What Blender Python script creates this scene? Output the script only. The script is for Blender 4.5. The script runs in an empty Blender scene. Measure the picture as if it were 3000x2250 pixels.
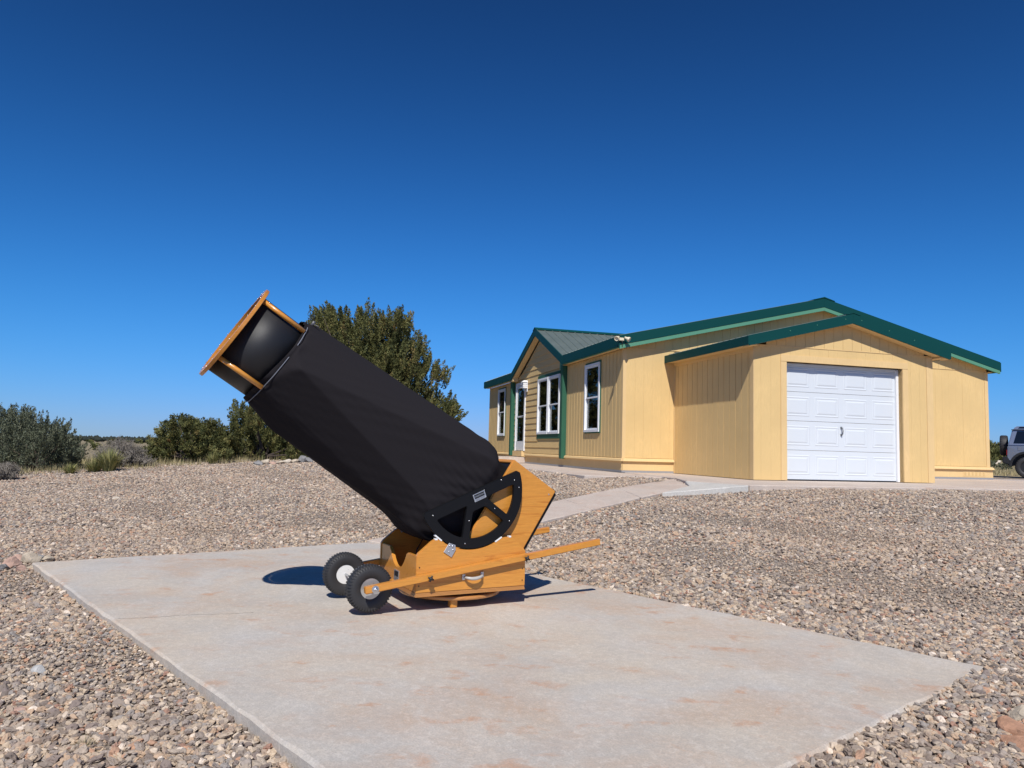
import bpy, bmesh, math, random
import numpy as np
from mathutils import Vector, Matrix
from mathutils.bvhtree import BVHTree
random.seed(7); RNG = np.random.default_rng(11)
sc = bpy.context.scene
COL = sc.collection
R = math.radians

# ------------------------------------------------------------------ camera
PITCH, ROLL, EYE, FPX = R(4.943), R(1.589), 0.95, 2170.0
_f = Vector((0, math.cos(PITCH), math.sin(PITCH))); _u0 = Vector((0, -math.sin(PITCH), math.cos(PITCH)))
_r = Vector((1, 0, 0)) * math.cos(ROLL) + _u0 * math.sin(ROLL)
_u = -Vector((1, 0, 0)) * math.sin(ROLL) + _u0 * math.cos(ROLL)
cam = bpy.data.cameras.new('camera'); camo = bpy.data.objects.new('camera', cam); COL.objects.link(camo)
cam.sensor_width = 36; cam.lens = 36 * FPX / 3000; cam.clip_end = 8000; cam.clip_start = 0.05
m = Matrix((( _r.x, _u.x, -_f.x, 0), (_r.y, _u.y, -_f.y, 0), (_r.z, _u.z, -_f.z, EYE), (0, 0, 0, 1)))
camo.matrix_world = m
sc.camera = camo
def spot(u, v, depth):
    """world point seen at survey position (u, v) of the 3000 px wide photograph, at a given distance"""
    d = _r * ((u - 1500) / FPX) + _f - _u * ((v - 1125) / FPX)
    return Vector((0, 0, EYE)) + d * (depth / d.y)

# ------------------------------------------------------------------ sky and sun
SUN_EL = R(49.2)
w = bpy.data.worlds.new('World'); sc.world = w; w.use_nodes = True
nt = w.node_tree; bg = nt.nodes['Background']
sky = nt.nodes.new('ShaderNodeTexSky'); sky.sky_type = 'NISHITA'; sky.sun_disc = False
sky.sun_elevation = SUN_EL; sky.sun_rotation = R(180); sky.altitude = 1900; sky.air_density = 1.25; sky.dust_density = 0.3; sky.ozone_density = 1.0
sep = nt.nodes.new('ShaderNodeSeparateColor'); cmb = nt.nodes.new('ShaderNodeCombineColor'); nt.links.new(sky.outputs[0], sep.inputs[0])
for i, (c2, c1, c0) in enumerate(((-0.0249, 1.5824, -2.3343), (-0.4355, 2.5097, -1.7261), (-0.6083, 3.5248, -2.3587))):      # deep high-altitude blue: one tone curve over the whole dome
    def mth(op, *vals):
        x = nt.nodes.new('ShaderNodeMath'); x.operation = op
        for q, vv in enumerate(vals):
            if hasattr(vv, 'links'): nt.links.new(vv, x.inputs[q])
            else: x.inputs[q].default_value = vv
        return x.outputs[0]
    lg = mth('LOGARITHM', mth('MAXIMUM', sep.outputs[i], 0.05), math.e)
    nt.links.new(mth('EXPONENT', mth('MULTIPLY_ADD', mth('MULTIPLY_ADD', lg, c2, c1), lg, c0)), cmb.inputs[i])
nt.links.new(cmb.outputs[0], bg.inputs[0]); bg.inputs[1].default_value = 0.085
sun = bpy.data.lights.new('sun', 'SUN'); sun.energy = 5.0; sun.angle = R(0.53); sun.color = (1.0, 0.965, 0.91)
suno = bpy.data.objects.new('sun', sun); COL.objects.link(suno)
suno.rotation_euler = Vector((0.03, 0.75, -0.87)).to_track_quat('-Z', 'Y').to_euler()
sc.view_settings.view_transform = 'Standard'; sc.view_settings.look = 'None'
sc.view_settings.exposure = 0.0; sc.view_settings.gamma = 1.0; sc.view_settings.use_curve_mapping = False

# ------------------------------------------------------------------ helpers
def tag(o, label=None, cat=None, group=None, kind=None):
    if label: o['label'] = label
    if cat: o['category'] = cat
    if group: o['group'] = group
    if kind: o['kind'] = kind
    return o
def empty(name, loc=(0, 0, 0), rz=0.0, label=None, cat=None, group=None):
    o = bpy.data.objects.new(name, None); COL.objects.link(o); o.empty_display_size = 0.2
    o.location = loc; o.rotation_euler = (0, 0, rz); return tag(o, label, cat, group)
def mesh_obj(name, me, mat=None, parent=None, loc=None):
    o = bpy.data.objects.new(name, me); COL.objects.link(o)
    if mat is not None and not me.materials: me.materials.append(mat)
    if parent is not None: o.parent = parent
    if loc is not None: o.location = loc
    return o
def copy_tree(o, parent=None):
    c = o.copy(); COL.objects.link(c); c.parent = parent
    for ch in list(o.children): copy_tree(ch, c)
    return c
class MB:
    def __init__(s): s.v = []; s.f = []; s.sm = []
    def add(s, vs, fs, smooth=False):
        n = len(s.v); s.v += [tuple(p) for p in vs]; s.f += [tuple(i + n for i in f) for f in fs]; s.sm += [smooth] * len(fs); return s
    def hexa(s, p):   # 8 points: bottom 4 loop, top 4 loop
        return s.add(p, [(0, 3, 2, 1), (4, 5, 6, 7), (0, 1, 5, 4), (1, 2, 6, 5), (2, 3, 7, 6), (3, 0, 4, 7)])
    def box(s, x0, x1, y0, y1, z0, z1):
        return s.hexa([(x0, y0, z0), (x1, y0, z0), (x1, y1, z0), (x0, y1, z0), (x0, y0, z1), (x1, y0, z1), (x1, y1, z1), (x0, y1, z1)])
    def prism(s, poly, ext, holes=None):
        n = len(poly); ext = Vector(ext); p = [Vector(q) for q in poly]
        return s.add(p + [q + ext for q in p], [tuple(range(n))[::-1], tuple(range(n, 2 * n))] + [(i, (i + 1) % n, n + (i + 1) % n, n + i) for i in range(n)])
    def bar(s, a, b, wx, wz, up=(0, 0, 1)):
        a = Vector(a); b = Vector(b); d = (b - a).normalized(); sd = d.cross(Vector(up)).normalized() * wx / 2; uu = sd.cross(d).normalized() * wz / 2
        return s.hexa([a - sd - uu, b - sd - uu, b + sd - uu, a + sd - uu, a - sd + uu, b - sd + uu, b + sd + uu, a + sd + uu])
    def tube(s, pts, rad, n=10, cap=True, smooth=True):
        pts = [Vector(p) for p in pts]; rad = rad if isinstance(rad, (list, tuple)) else [rad] * len(pts)
        base = len(s.v); k = len(pts); prev = None
        for i, p in enumerate(pts):
            d = (pts[min(i + 1, k - 1)] - pts[max(i - 1, 0)]).normalized()
            if prev is None:
                x = d.orthogonal().normalized()
            else: x = (prev - d * prev.dot(d)).normalized()
            prev = x; y = d.cross(x)
            for j in range(n):
                t = 2 * math.pi * j / n; s.v.append(tuple(p + (x * math.cos(t) + y * math.sin(t)) * rad[i]))
        for i in range(k - 1):
            for j in range(n):
                s.f.append((base + i * n + j, base + i * n + (j + 1) % n, base + (i + 1) * n + (j + 1) % n, base + (i + 1) * n + j)); s.sm.append(smooth)
        if cap:
            s.f.append(tuple(base + j for j in range(n))[::-1]); s.sm.append(False)
            s.f.append(tuple(base + (k - 1) * n + j for j in range(n))); s.sm.append(False)
        return s
    def lathe(s, prof, origin, ax, n=32, closed=False, smooth=True):
        """prof: (radius, height along ax)"""
        ax = Vector(ax).normalized(); x = ax.orthogonal().normalized(); y = ax.cross(x); o = Vector(origin); base = len(s.v); k = len(prof)
        for (r, h) in prof:
            for j in range(n):
                t = 2 * math.pi * j / n; s.v.append(tuple(o + ax * h + (x * math.cos(t) + y * math.sin(t)) * r))
        kk = k if closed else k - 1
        for i in range(kk):
            i2 = (i + 1) % k
            for j in range(n):
                s.f.append((base + i * n + j, base + i * n + (j + 1) % n, base + i2 * n + (j + 1) % n, base + i2 * n + j)); s.sm.append(smooth)
        if not closed:
            s.f.append(tuple(base + j for j in range(n))[::-1]); s.sm.append(False)
            s.f.append(tuple(base + (k - 1) * n + j for j in range(n))); s.sm.append(False)
        return s
    def build(s, name, mat, parent=None, bevel=0, seg=2, loc=None):
        me = bpy.data.meshes.new(name); bm = bmesh.new()
        vs = [bm.verts.new(p) for p in s.v]
        for f, sm in zip(s.f, s.sm):
            try: fa = bm.faces.new([vs[i] for i in f]); fa.smooth = sm
            except ValueError: pass
        bmesh.ops.recalc_face_normals(bm, faces=bm.faces)
        if bevel:
            ed = [e for e in bm.edges if e.is_manifold and e.calc_face_angle(0) > 0.6]
            bmesh.ops.bevel(bm, geom=ed, offset=bevel, segments=seg, affect='EDGES', clamp_overlap=True)
        bm.to_mesh(me); bm.free()
        return mesh_obj(name, me, mat, parent, loc)
def np_mesh(name, V, F, mat, parent=None, tint=None, loc=None, smooth=False):
    me = bpy.data.meshes.new(name); V = np.asarray(V, np.float32); F = np.asarray(F, np.int32); k = F.shape[1]
    me.vertices.add(len(V)); me.vertices.foreach_set('co', V.ravel())
    me.loops.add(F.size); me.loops.foreach_set('vertex_index', F.ravel())
    me.polygons.add(len(F)); me.polygons.foreach_set('loop_start', np.arange(len(F), dtype=np.int32) * k)
    me.polygons.foreach_set('loop_total', np.full(len(F), k, np.int32))
    if smooth: me.polygons.foreach_set('use_smooth', np.ones(len(F), bool))
    me.update(calc_edges=True)
    if tint is not None:
        at = me.attributes.new('tint', 'FLOAT', 'POINT'); at.data.foreach_set('value', np.asarray(tint, np.float32))
    return mesh_obj(name, me, mat, parent, loc)

# ------------------------------------------------------------------ materials
def mat(name, col, rough=0.6, metal=0.0, spec=0.5, coat=0.0, coat_rough=0.1):
    M = bpy.data.materials.new(name); M.use_nodes = True; b = M.node_tree.nodes['Principled BSDF']
    b.inputs['Base Color'].default_value = (*col, 1); b.inputs['Roughness'].default_value = rough; b.inputs['Metallic'].default_value = metal
    b.inputs['Specular IOR Level'].default_value = spec; b.inputs['Coat Weight'].default_value = coat; b.inputs['Coat Roughness'].default_value = coat_rough
    return M
class N:
    def __init__(s, M): s.t = M.node_tree; s.b = s.t.nodes['Principled BSDF']
    def n(s, typ, **kw):
        x = s.t.nodes.new(typ)
        for k, v in kw.items():
            if k in x.inputs: x.inputs[k].default_value = v
            else: setattr(x, k, v)
        return x
    def l(s, a, b): s.t.links.new(a, b)
    def coord(s, scale=(1, 1, 1), rot=(0, 0, 0), kind='Object'):
        c = s.n('ShaderNodeTexCoord'); mp = s.n('ShaderNodeMapping'); mp.inputs['Scale'].default_value = scale; mp.inputs['Rotation'].default_value = rot
        s.l(c.outputs[kind], mp.inputs[0]); return mp.outputs[0]
    def noise(s, vec, scale, detail=4, rough=0.55, dist=0.0):
        x = s.n('ShaderNodeTexNoise'); x.inputs['Scale'].default_value = scale; x.inputs['Detail'].default_value = detail; x.inputs['Roughness'].default_value = rough; x.inputs['Distortion'].default_value = dist
        s.l(vec, x.inputs['Vector']); return x.outputs['Fac']
    def ramp(s, fac, stops, interp='LINEAR'):
        x = s.n('ShaderNodeValToRGB'); x.color_ramp.interpolation = interp; e = x.color_ramp.elements
        while len(e) < len(stops): e.new(0.5)
        for q, (p, c) in zip(e, stops): q.position = p; q.color = (*c, 1) if len(c) == 3 else c
        s.l(fac, x.inputs[0]); return x.outputs[0]
    def mix(s, fac, a, b, mode='MIX'):
        x = s.n('ShaderNodeMix'); x.data_type = 'RGBA'; x.blend_type = mode
        for sock, val in ((x.inputs[0], fac), (x.inputs[6], a), (x.inputs[7], b)):
            if hasattr(val, 'links'): s.l(val, sock)
            else: sock.default_value = val if not isinstance(val, tuple) else ((*val, 1) if len(val) == 3 else val)
        return x.outputs[2]
    def bump(s, h, strength, dist):
        x = s.n('ShaderNodeBump'); x.inputs['Strength'].default_value = strength; x.inputs['Distance'].default_value = dist
        s.l(h, x.inputs['Height']); s.l(x.outputs[0], s.b.inputs['Normal'])
    def color(s, c): s.l(c, s.b.inputs['Base Color'])
g3 = lambda v: (v, v, v)

def painted_wood(name, col, rough=0.75, amt=0.10, grain=(9, 9, 1.2), bump=0.35):
    M = mat(name, col, rough); k = N(M); v = k.coord(grain)
    n1 = k.noise(v, 6, 6, 0.65); n2 = k.noise(k.coord(), 1.3, 3)
    c = k.mix(k.ramp(n2, [(0.3, g3(0)), (0.7, g3(1))]), tuple(x * (1 - amt) for x in col), tuple(min(1, x * (1 + amt * 0.5)) for x in col))
    c = k.mix(k.ramp(n1, [(0.35, g3(1)), (0.6, g3(0))]), c, tuple(x * 0.93 for x in col)); k.color(c)
    n3 = k.noise(v, 22, 4, 0.7); k.bump(n3, bump, 0.004); return M
def wood(name, rot=(0, 0, 0), dark=(0.45, 0.165, 0.024), light=(0.655, 0.285, 0.048)):
    M = mat(name, light, 0.32, coat=0.35, coat_rough=0.12); k = N(M)
    v = k.coord((1.0, 10, 10), rot); n1 = k.noise(v, 3.2, 5, 0.6, 1.1)
    v2 = k.coord((2.5, 60, 60), rot); n2 = k.noise(v2, 4, 3, 0.6)
    c = k.ramp(n1, [(0.30, dark), (0.47, light), (0.56, tuple(x * 0.88 for x in light)), (0.66, light), (0.8, tuple(x * 0.8 for x in light))])
    c = k.mix(k.ramp(n2, [(0.40, g3(0.28)), (0.62, g3(0))]), c, dark); k.color(c)
    k.bump(n2, 0.06, 0.002); return M
def concrete(name, base, warm, rust, seed=0.0, rust_amt=0.6):
    M = mat(name, base, 0.85, spec=0.3); k = N(M); v = k.coord((1, 1, 1), (0, 0, 0.5 + seed))
    big = k.noise(v, 0.75 + seed * 0.1, 7, 0.66, 0.5); c = k.mix(k.ramp(big, [(0.40, g3(0)), (0.56, g3(1))]), base, warm)
    dk = k.noise(k.coord((1, 1, 1), (0, 0, 2.1 + seed)), 1.1, 7, 0.7, 0.4); c = k.mix(k.ramp(dk, [(0.36, g3(0.55)), (0.55, g3(0))]), c, tuple(x * 0.80 for x in base))
    v2 = k.coord((0.85, 1.1, 1), (0, 0, 0.42 + seed)); st = k.noise(v2, 1.25, 8, 0.68, 0.35)
    c = k.mix(k.ramp(st, [(0.45, g3(0)), (0.55, g3(rust_amt * 0.40)), (0.66, g3(rust_amt * 0.95))]), c, rust)
    sp = k.noise(v2, 5.5, 5, 0.6, 0.2); sm = k.ramp(sp, [(0.57, g3(0)), (0.66, g3(rust_amt * 1.2))]); lim = k.ramp(st, [(0.42, g3(0)), (0.54, g3(1))])
    c = k.mix(k.mix(1.0, sm, lim, 'MULTIPLY'), c, tuple(x * y for x, y in zip(rust, (1.0, 0.86, 0.8))))
    pale = k.noise(k.coord((2.2, 0.9, 1), (0, 0, -0.62)), 1.5, 8, 0.75, 0.6); c = k.mix(k.ramp(pale, [(0.52, g3(0)), (0.68, g3(0.5))]), c, tuple(min(1, x * 1.2) for x in base))
    gr = k.noise(v, 140, 3, 0.7); c = k.mix(k.ramp(gr, [(0.35, g3(0.42)), (0.55, g3(0))]), c, tuple(x * 0.5 for x in base))
    md = k.noise(k.coord((1.0, 1.0, 1), (0, 0, 0.9)), 34, 6, 0.8, 0.8); c = k.mix(k.ramp(md, [(0.38, g3(0.33)), (0.56, g3(0))]), c, tuple(x * 0.66 for x in base))
    c = k.mix(k.ramp(md, [(0.52, g3(0)), (0.66, g3(0.35))]), c, tuple(min(1, x * 1.3) for x in base)); k.color(c)
    k.bump(k.noise(v, 60, 6, 0.8), 0.5, 0.006); return M

YEL = painted_wood('yellow_paint', (0.70, 0.488, 0.212), bump=0.45)
YELS = painted_wood('yellow_trim_paint', (0.72, 0.505, 0.238), bump=0.2)
GRN = mat('dark_green_metal', (0.004, 0.051, 0.048), 0.5, spec=0.15)
GRNL = mat('green_trim_paint', (0.085, 0.25, 0.155), 0.6)
GRNP = painted_wood('green_post_paint', (0.018, 0.105, 0.058), amt=0.15, bump=0.2)
ROOFM = mat('grey_green_roof_metal', (0.095, 0.135, 0.115), 0.42, metal=0.25)
k = N(ROOFM); nn = k.noise(k.coord(), 3, 4); k.color(k.mix(k.ramp(nn, [(0.3, g3(0)), (0.7, g3(1))]), (0.125, 0.155, 0.138), (0.155, 0.185, 0.165)))
WHITE = mat('white_door_paint', (0.63, 0.665, 0.69), 0.45)
k = N(WHITE); nn = k.noise(k.coord((40, 40, 8)), 8, 4, 0.7); k.bump(nn, 0.12, 0.002)
VINYL = mat('white_vinyl', (0.78, 0.79, 0.80), 0.35)
BLACK = mat('black_plastic', (0.012, 0.012, 0.013), 0.35)
STEEL = mat('zinc_steel', (0.62, 0.63, 0.65), 0.28, metal=1.0)
ALU = mat('brushed_aluminium', (0.60, 0.61, 0.63), 0.42, metal=0.85)
CREAM = mat('cream_plastic', (0.70, 0.62, 0.45), 0.5)
TEFLON = mat('white_teflon', (0.8, 0.8, 0.78), 0.4)
DARKROOM = mat('dark_interior', (0.02, 0.02, 0.022), 0.9)
BLIND = mat('blind_slat', (0.30, 0.30, 0.29), 0.6)
# two glazings: tinted double glazing and the clear storm door
GLASS = bpy.data.materials.new('window_glass'); GLASS.use_nodes = True
_t = GLASS.node_tree; _t.nodes.remove(_t.nodes['Principled BSDF']); _o = _t.nodes['Material Output']
_tr = _t.nodes.new('ShaderNodeBsdfTransparent'); _tr.inputs[0].default_value = (0.42, 0.47, 0.45, 1)
_gl = _t.nodes.new('ShaderNodeBsdfGlossy'); _gl.inputs['Roughness'].default_value = 0.02; _gl.inputs[0].default_value = (0.9, 0.95, 0.95, 1)
_fr = _t.nodes.new('ShaderNodeFresnel'); _fr.inputs[0].default_value = 1.55; _mx = _t.nodes.new('ShaderNodeMixShader')
_t.links.new(_fr.outputs[0], _mx.inputs[0]); _t.links.new(_tr.outputs[0], _mx.inputs[1]); _t.links.new(_gl.outputs[0], _mx.inputs[2]); _t.links.new(_mx.outputs[0], _o.inputs[0])
GLASSC = GLASS.copy(); GLASSC.name = 'clear_glass'; [n_ for n_ in GLASSC.node_tree.nodes if n_.type == 'BSDF_TRANSPARENT'][0].inputs[0].default_value = (0.85, 0.87, 0.87, 1)

# ------------------------------------------------------------------ site geometry (house axes a, b)
HY = R(15.06); HO = Vector((4.956, 13.335, 0.513)); ca_, sa_ = math.cos(HY), math.sin(HY)
def ab(x, y): dx, dy = x - HO.x, y - HO.y; return dx * ca_ + dy * sa_, -dx * sa_ + dy * ca_
def wxy(a, b): return HO.x + a * ca_ - b * sa_, HO.y + a * sa_ + b * ca_
def sst(t): t = np.clip(t, 0, 1); return t * t * (3 - 2 * t)
def terr(x, y):
    x = np.asarray(x, float); y = np.asarray(y, float); a, b = ab(x, y)
    s = 0.775 * a + 0.632 * b; t = np.clip((s + 8.75) / 7.1, 0, 1); t = t + 0.05 * (sst(t) - t)
    yard = -0.026 + 0.484 * t - 0.115 * sst((a - 9) / 5) - 0.030 * sst((-8.6 - s) / 1.4) * sst((-6.2 - a) / 2.4) + 0.012 * np.sin(x * 1.7 + 1.0) * np.sin(y * 1.3) + 0.008 * np.sin(x * 3.9) * np.cos(y * 3.1 + x)
    r = np.hypot(x, y); far = np.interp(r, [0, 18, 30, 60, 110, 250, 800, 1000, 6000], [0.2, 0.15, -0.5, -1.6, -2.6, -4.0, -3.8, -3.3, -3.0])
    far = far + 0.25 * np.sin(x * 0.11) * np.sin(y * 0.09 + 1) * sst((r - 25) / 40) + 0.8 * np.sin(x * 0.013) * sst((r - 150) / 300)
    d = (x + 10.52) * -0.645 + (y - 15.44) * 0.764
    wl = sst((-2.0 - a) / 4.0)
    z = yard + (far - yard) * sst((d - 0.5) / 14) * wl
    # brushy rise behind the house on the right
    az = np.degrees(np.arctan2(x, y)); hill = 0.36 + 2.9 * sst((r - 38) / 110)
    z = z + (hill - z) * sst((az - 8) / 14) * sst((r - 32) / 12)
    return z

gcol = (0.25, 0.215, 0.18)
# terrain sheet, polar rings about the viewer
az = np.radians(np.concatenate([np.arange(-60, 60.01, 0.75), np.arange(66, 300, 6)])); rr = np.concatenate([np.arange(0.4, 14, 0.25), np.arange(14, 42, 0.5), np.geomspace(42, 5500, 90)])
AA, RRR = np.meshgrid(az, rr); gx = RRR * np.sin(AA); gy = RRR * np.cos(AA); gz = terr(gx, gy)
na, nr = len(az), len(rr); idx = np.arange(na * nr).reshape(nr, na)
nx = np.roll(idx, -1, 1); F = np.stack([idx[:-1].ravel(), idx[1:].ravel(), nx[1:].ravel(), nx[:-1].ravel()], 1)
V = np.stack([gx.ravel(), gy.ravel(), gz.ravel()], 1)
V = np.vstack([V, [[0, 0, float(terr(0, 0))]]])
aa, bb = ab(gx, gy); dd = (gx + 10.52) * -0.645 + (gy - 15.44) * 0.764
wild = np.clip(np.maximum(sst((dd - 0.2) / 1.2) * sst((-3 - aa) / 2), np.maximum(sst((np.hypot(gx, gy) - 34) / 4), sst((bb - 17) / 2) )), 0, 1)
GROUND = mat('gravel_and_grass_ground', gcol, 0.95, spec=0.2); k = N(GROUND); v = k.coord()
vor = k.n('ShaderNodeTexVoronoi'); vor.inputs['Scale'].default_value = 26; k.l(v, vor.inputs['Vector'])
stn = k.ramp(vor.outputs['Color'], [(0.0, (0.13, 0.11, 0.09)), (0.35, (0.24, 0.20, 0.165)), (0.6, (0.33, 0.275, 0.22)), (0.8, (0.27, 0.21, 0.165)), (1.0, (0.38, 0.33, 0.27))])
big = k.noise(v, 0.35, 4); stn = k.mix(k.ramp(big, [(0.35, g3(0)), (0.65, g3(0.5))]), stn, (0.25, 0.195, 0.15))
gn = k.noise(v, 0.06, 6, 0.65); gn2 = k.noise(v, 1.6, 5, 0.7)
gr = k.mix(k.ramp(gn, [(0.35, g3(0)), (0.65, g3(1))]), (0.36, 0.275, 0.165), (0.27, 0.225, 0.145)); gr = k.mix(k.ramp(gn2, [(0.42, g3(0.7)), (0.6, g3(0))]), gr, (0.15, 0.135, 0.08))
att = k.n('ShaderNodeAttribute'); att.attribute_name = 'tint'
k.color(k.mix(att.outputs['Fac'], stn, gr)); k.bump(vor.outputs['Distance'], 0.8, 0.03)
tint = np.append(wild.ravel(), 0.0)
g = np_mesh('ground', V, F, GROUND, tint=tint, smooth=True)
me = g.data  # close the middle
tag(g, 'gravel yard sloping up to the house and tan grassland beyond', 'ground', kind='structure')

# ------------------------------------------------------------------ concrete
PADL, PADF, PADR = (-10.208, -5.228), (-7.573, -4.143), (-5.163, -8.77)
_d1 = Vector((2.031, -4.038)); _d2 = Vector((-1.656, -0.77)); _den = _d1.x * -_d2.y + _d2.x * _d1.y
_rx, _ry = PADR[0] - PADL[0], PADR[1] - PADL[1]; _t1 = (_rx * -_d2.y + _d2.x * _ry) / _den
PADN = (PADL[0] + _d1.x * _t1, PADL[1] + _d1.y * _t1)
PAD = [wxy(*p) for p in (PADL, PADN, PADR, PADF)]
CONC = concrete('pad_concrete', (0.515, 0.478, 0.432), (0.565, 0.485, 0.392), (0.51, 0.325, 0.20), 0.0, 0.66)
CONCP = concrete('pinkish_concrete', (0.545, 0.465, 0.40), (0.58, 0.485, 0.405), (0.47, 0.31, 0.22), 1.0, 0.35)
CONCR = concrete('fresh_grey_concrete', (0.52, 0.50, 0.46), (0.55, 0.52, 0.47), (0.5, 0.43, 0.36), 2.0, 0.2)
def slab(name, pts3, thick, mt, label, seg=0.12, jit=0.004, cat='concrete'):
    """polygon slab; pts3 world points of the top outline; jittered arris with a worn chamfer"""
    out = []
    n = len(pts3)
    for i in range(n):
        p = Vector(pts3[i]); q = Vector(pts3[(i + 1) % n]); m_ = max(1, int((q - p).length / seg))
        for j in range(m_):
            t = p.lerp(q, j / m_); out.append(t + Vector((random.uniform(-jit, jit), random.uniform(-jit, jit), 0)))
    c = sum(out, Vector()) / len(out); bm = bmesh.new()
    ins = [];
    for i, p in enumerate(out):
        a_ = out[i - 1]; b_ = out[(i + 1) % len(out)]; t = (b_ - a_); t.z = 0; t.normalize(); nrm = Vector((-t.y, t.x, 0)); ins.append(p + nrm * random.uniform(0.007, 0.016))
    def area(ps): return sum(ps[i].x * ps[(i + 1) % len(ps)].y - ps[(i + 1) % len(ps)].x * ps[i].y for i in range(len(ps)))
    if abs(area(ins)) > abs(area(out)): ins = [2 * p - q for p, q in zip(out, ins)]
    top = [bm.verts.new(p) for p in ins]; mid = [bm.verts.new(p - Vector((0, 0, random.uniform(0.006, 0.014)))) for p in out]; low = [bm.verts.new(p - Vector((0, 0, thick))) for p in out]
    k_ = len(out); bm.faces.new(top); bm.faces.new(low[::-1])
    for i in range(k_):
        j = (i + 1) % k_; bm.faces.new((mid[i], mid[j], top[j], top[i])); bm.faces.new((low[i], low[j], mid[j], mid[i]))
    bmesh.ops.recalc_face_normals(bm, faces=bm.faces); bmesh.ops.triangulate(bm, faces=[f for f in bm.faces if len(f.verts) > 4])
    me = bpy.data.meshes.new(name); bm.to_mesh(me); bm.free()
    return tag(mesh_obj(name, me, mt), label, cat, kind='structure')
pad = slab('concrete_pad', [(x, y, 0.0) for x, y in PAD], 0.16, CONC, 'stained grey concrete pad under the telescope')
# hairline crack across the left part of the pad
CRK = mat('crack_brown', (0.26, 0.225, 0.19), 0.95)  # one even dull brown for the thin crack strip
mb = MB(); pts = []
for i in range(60):
    t = i / 59; u = 347 + t * 395; vv = 1813 - 19 * t + 1.2 * math.sin(t * 9) + random.uniform(-.7, .7)
    d = spot(u, vv, 5.0) - Vector((0, 0, EYE)); s_ = -EYE / d.z; pts.append(Vector((0, 0, EYE)) + d * s_)
for i in range(59):
    p, q = pts[i], pts[i + 1]; wd = 0.0015 * (0.4 + random.random()); sd = Vector((-(q - p).y, (q - p).x, 0)).normalized() * wd
    mb.hexa([p - sd - Vector((0, 0, .01)), q - sd - Vector((0, 0, .01)), q + sd - Vector((0, 0, .01)), p + sd - Vector((0, 0, .01)), p - sd + Vector((0, 0, .0016)), q - sd + Vector((0, 0, .0016)), q + sd + Vector((0, 0, .0016)), p + sd + Vector((0, 0, .0016))])
mb.build('crack', CRK, pad)
# path rising from the pad to the garage apron, in three poured bays
PL0, PL1, PR0, PR1 = (-7.66, -4.12), (-2.0, 0.50), (-7.20, -4.78), (-2.45, -0.95)
zl = lambda p: 0.004 + 0.494 * min(1, max(0, (0.775 * p[0] + 0.632 * p[1] + 8.68) / 7.1))
def lerp2(p, q, t): return (p[0] + (q[0] - p[0]) * t, p[1] + (q[1] - p[1]) * t)
path = empty('concrete_path', (0, 0, 0)); tag(path, 'pinkish concrete path rising from the pad to the garage', 'path', kind='structure')
ts = [-0.002, 0.29, 0.50, 0.72, 1.05]
for i in range(4):
    t0, t1 = ts[i] + (0.0012 if i else 0), ts[i + 1] - 0.0012
    P = [(*wxy(*q_), zl(q_)) for q_ in (lerp2(PL0, PL1, t0), lerp2(PR0, PR1, t0), lerp2(PR0, PR1, t1), lerp2(PL0, PL1, t1))]
    o = slab('path_bay', P, 0.14, CONCP, None, cat=None); o.parent = path
    del o['kind']
ap = slab('concrete_apron', [(*wxy(*p), 0.503) for p in ((-2.36, -0.70), (-1.95, -1.86), (13.5, -1.95), (13.5, 3.6), (8.1, 3.6), (-1.8, 3.3), (-1.93, 0.9), (-1.93, 0.52))], 0.16, CONCP, 'pinkish concrete apron in front of the garage door')
wk = slab('walkway', [(*wxy(*p), 0.499) for p in ((-3.5, 0.92), (-1.97, 0.88), (-1.80, 12.6), (-3.5, 12.6))], 0.14, CONCP, 'concrete walkway along the entry side of the house')
rp = slab('concrete_wedge', [(*wxy(-3.30, -1.72), 0.368), (*wxy(-1.99, -1.88), 0.496), (*wxy(-2.40, -0.735), 0.498), (*wxy(-2.50, -1.06), 0.444)], 0.13, CONCR, 'pale grey wedge of newer concrete beside the apron')

# ------------------------------------------------------------------ house
house = empty('house', HO, HY, 'yellow ranch house with green metal trim and an attached garage', 'house')
GR = 0.25            # garage roof pitch
MR = 0.236           # main roof pitch
A0, A1, B0, B1 = -1.862, 7.86, 3.0, 15.2
AM = 3.0
def ztop_main(a): return 3.80 - MR * abs(a - AM)       # underside of roof at wall
GA0, GA1, GM = -0.662, 3.212, 1.275
def ztop_gar(a): return 2.885 - GR * abs(a - GM)
def pmap(side, plane):
    if side == 'front': return lambda s, o, z: (s, plane - o, z)
    if side == 'left': return lambda s, o, z: (plane - o, s, z)
    if side == 'right': return lambda s, o, z: (plane + o, s, z)
    return lambda s, o, z: (s, plane + o, z)
def wallbox(mbx, P, s0, s1, o0, o1, z0, z1, z1b=None):
    z1b = z1 if z1b is None else z1b
    mbx.hexa([P(s0, o0, z0), P(s1, o0, z0), P(s1, o1, z0), P(s0, o1, z0), P(s0, o0, z1), P(s1, o0, z1b), P(s1, o1, z1b), P(s0, o1, z1)])
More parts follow.
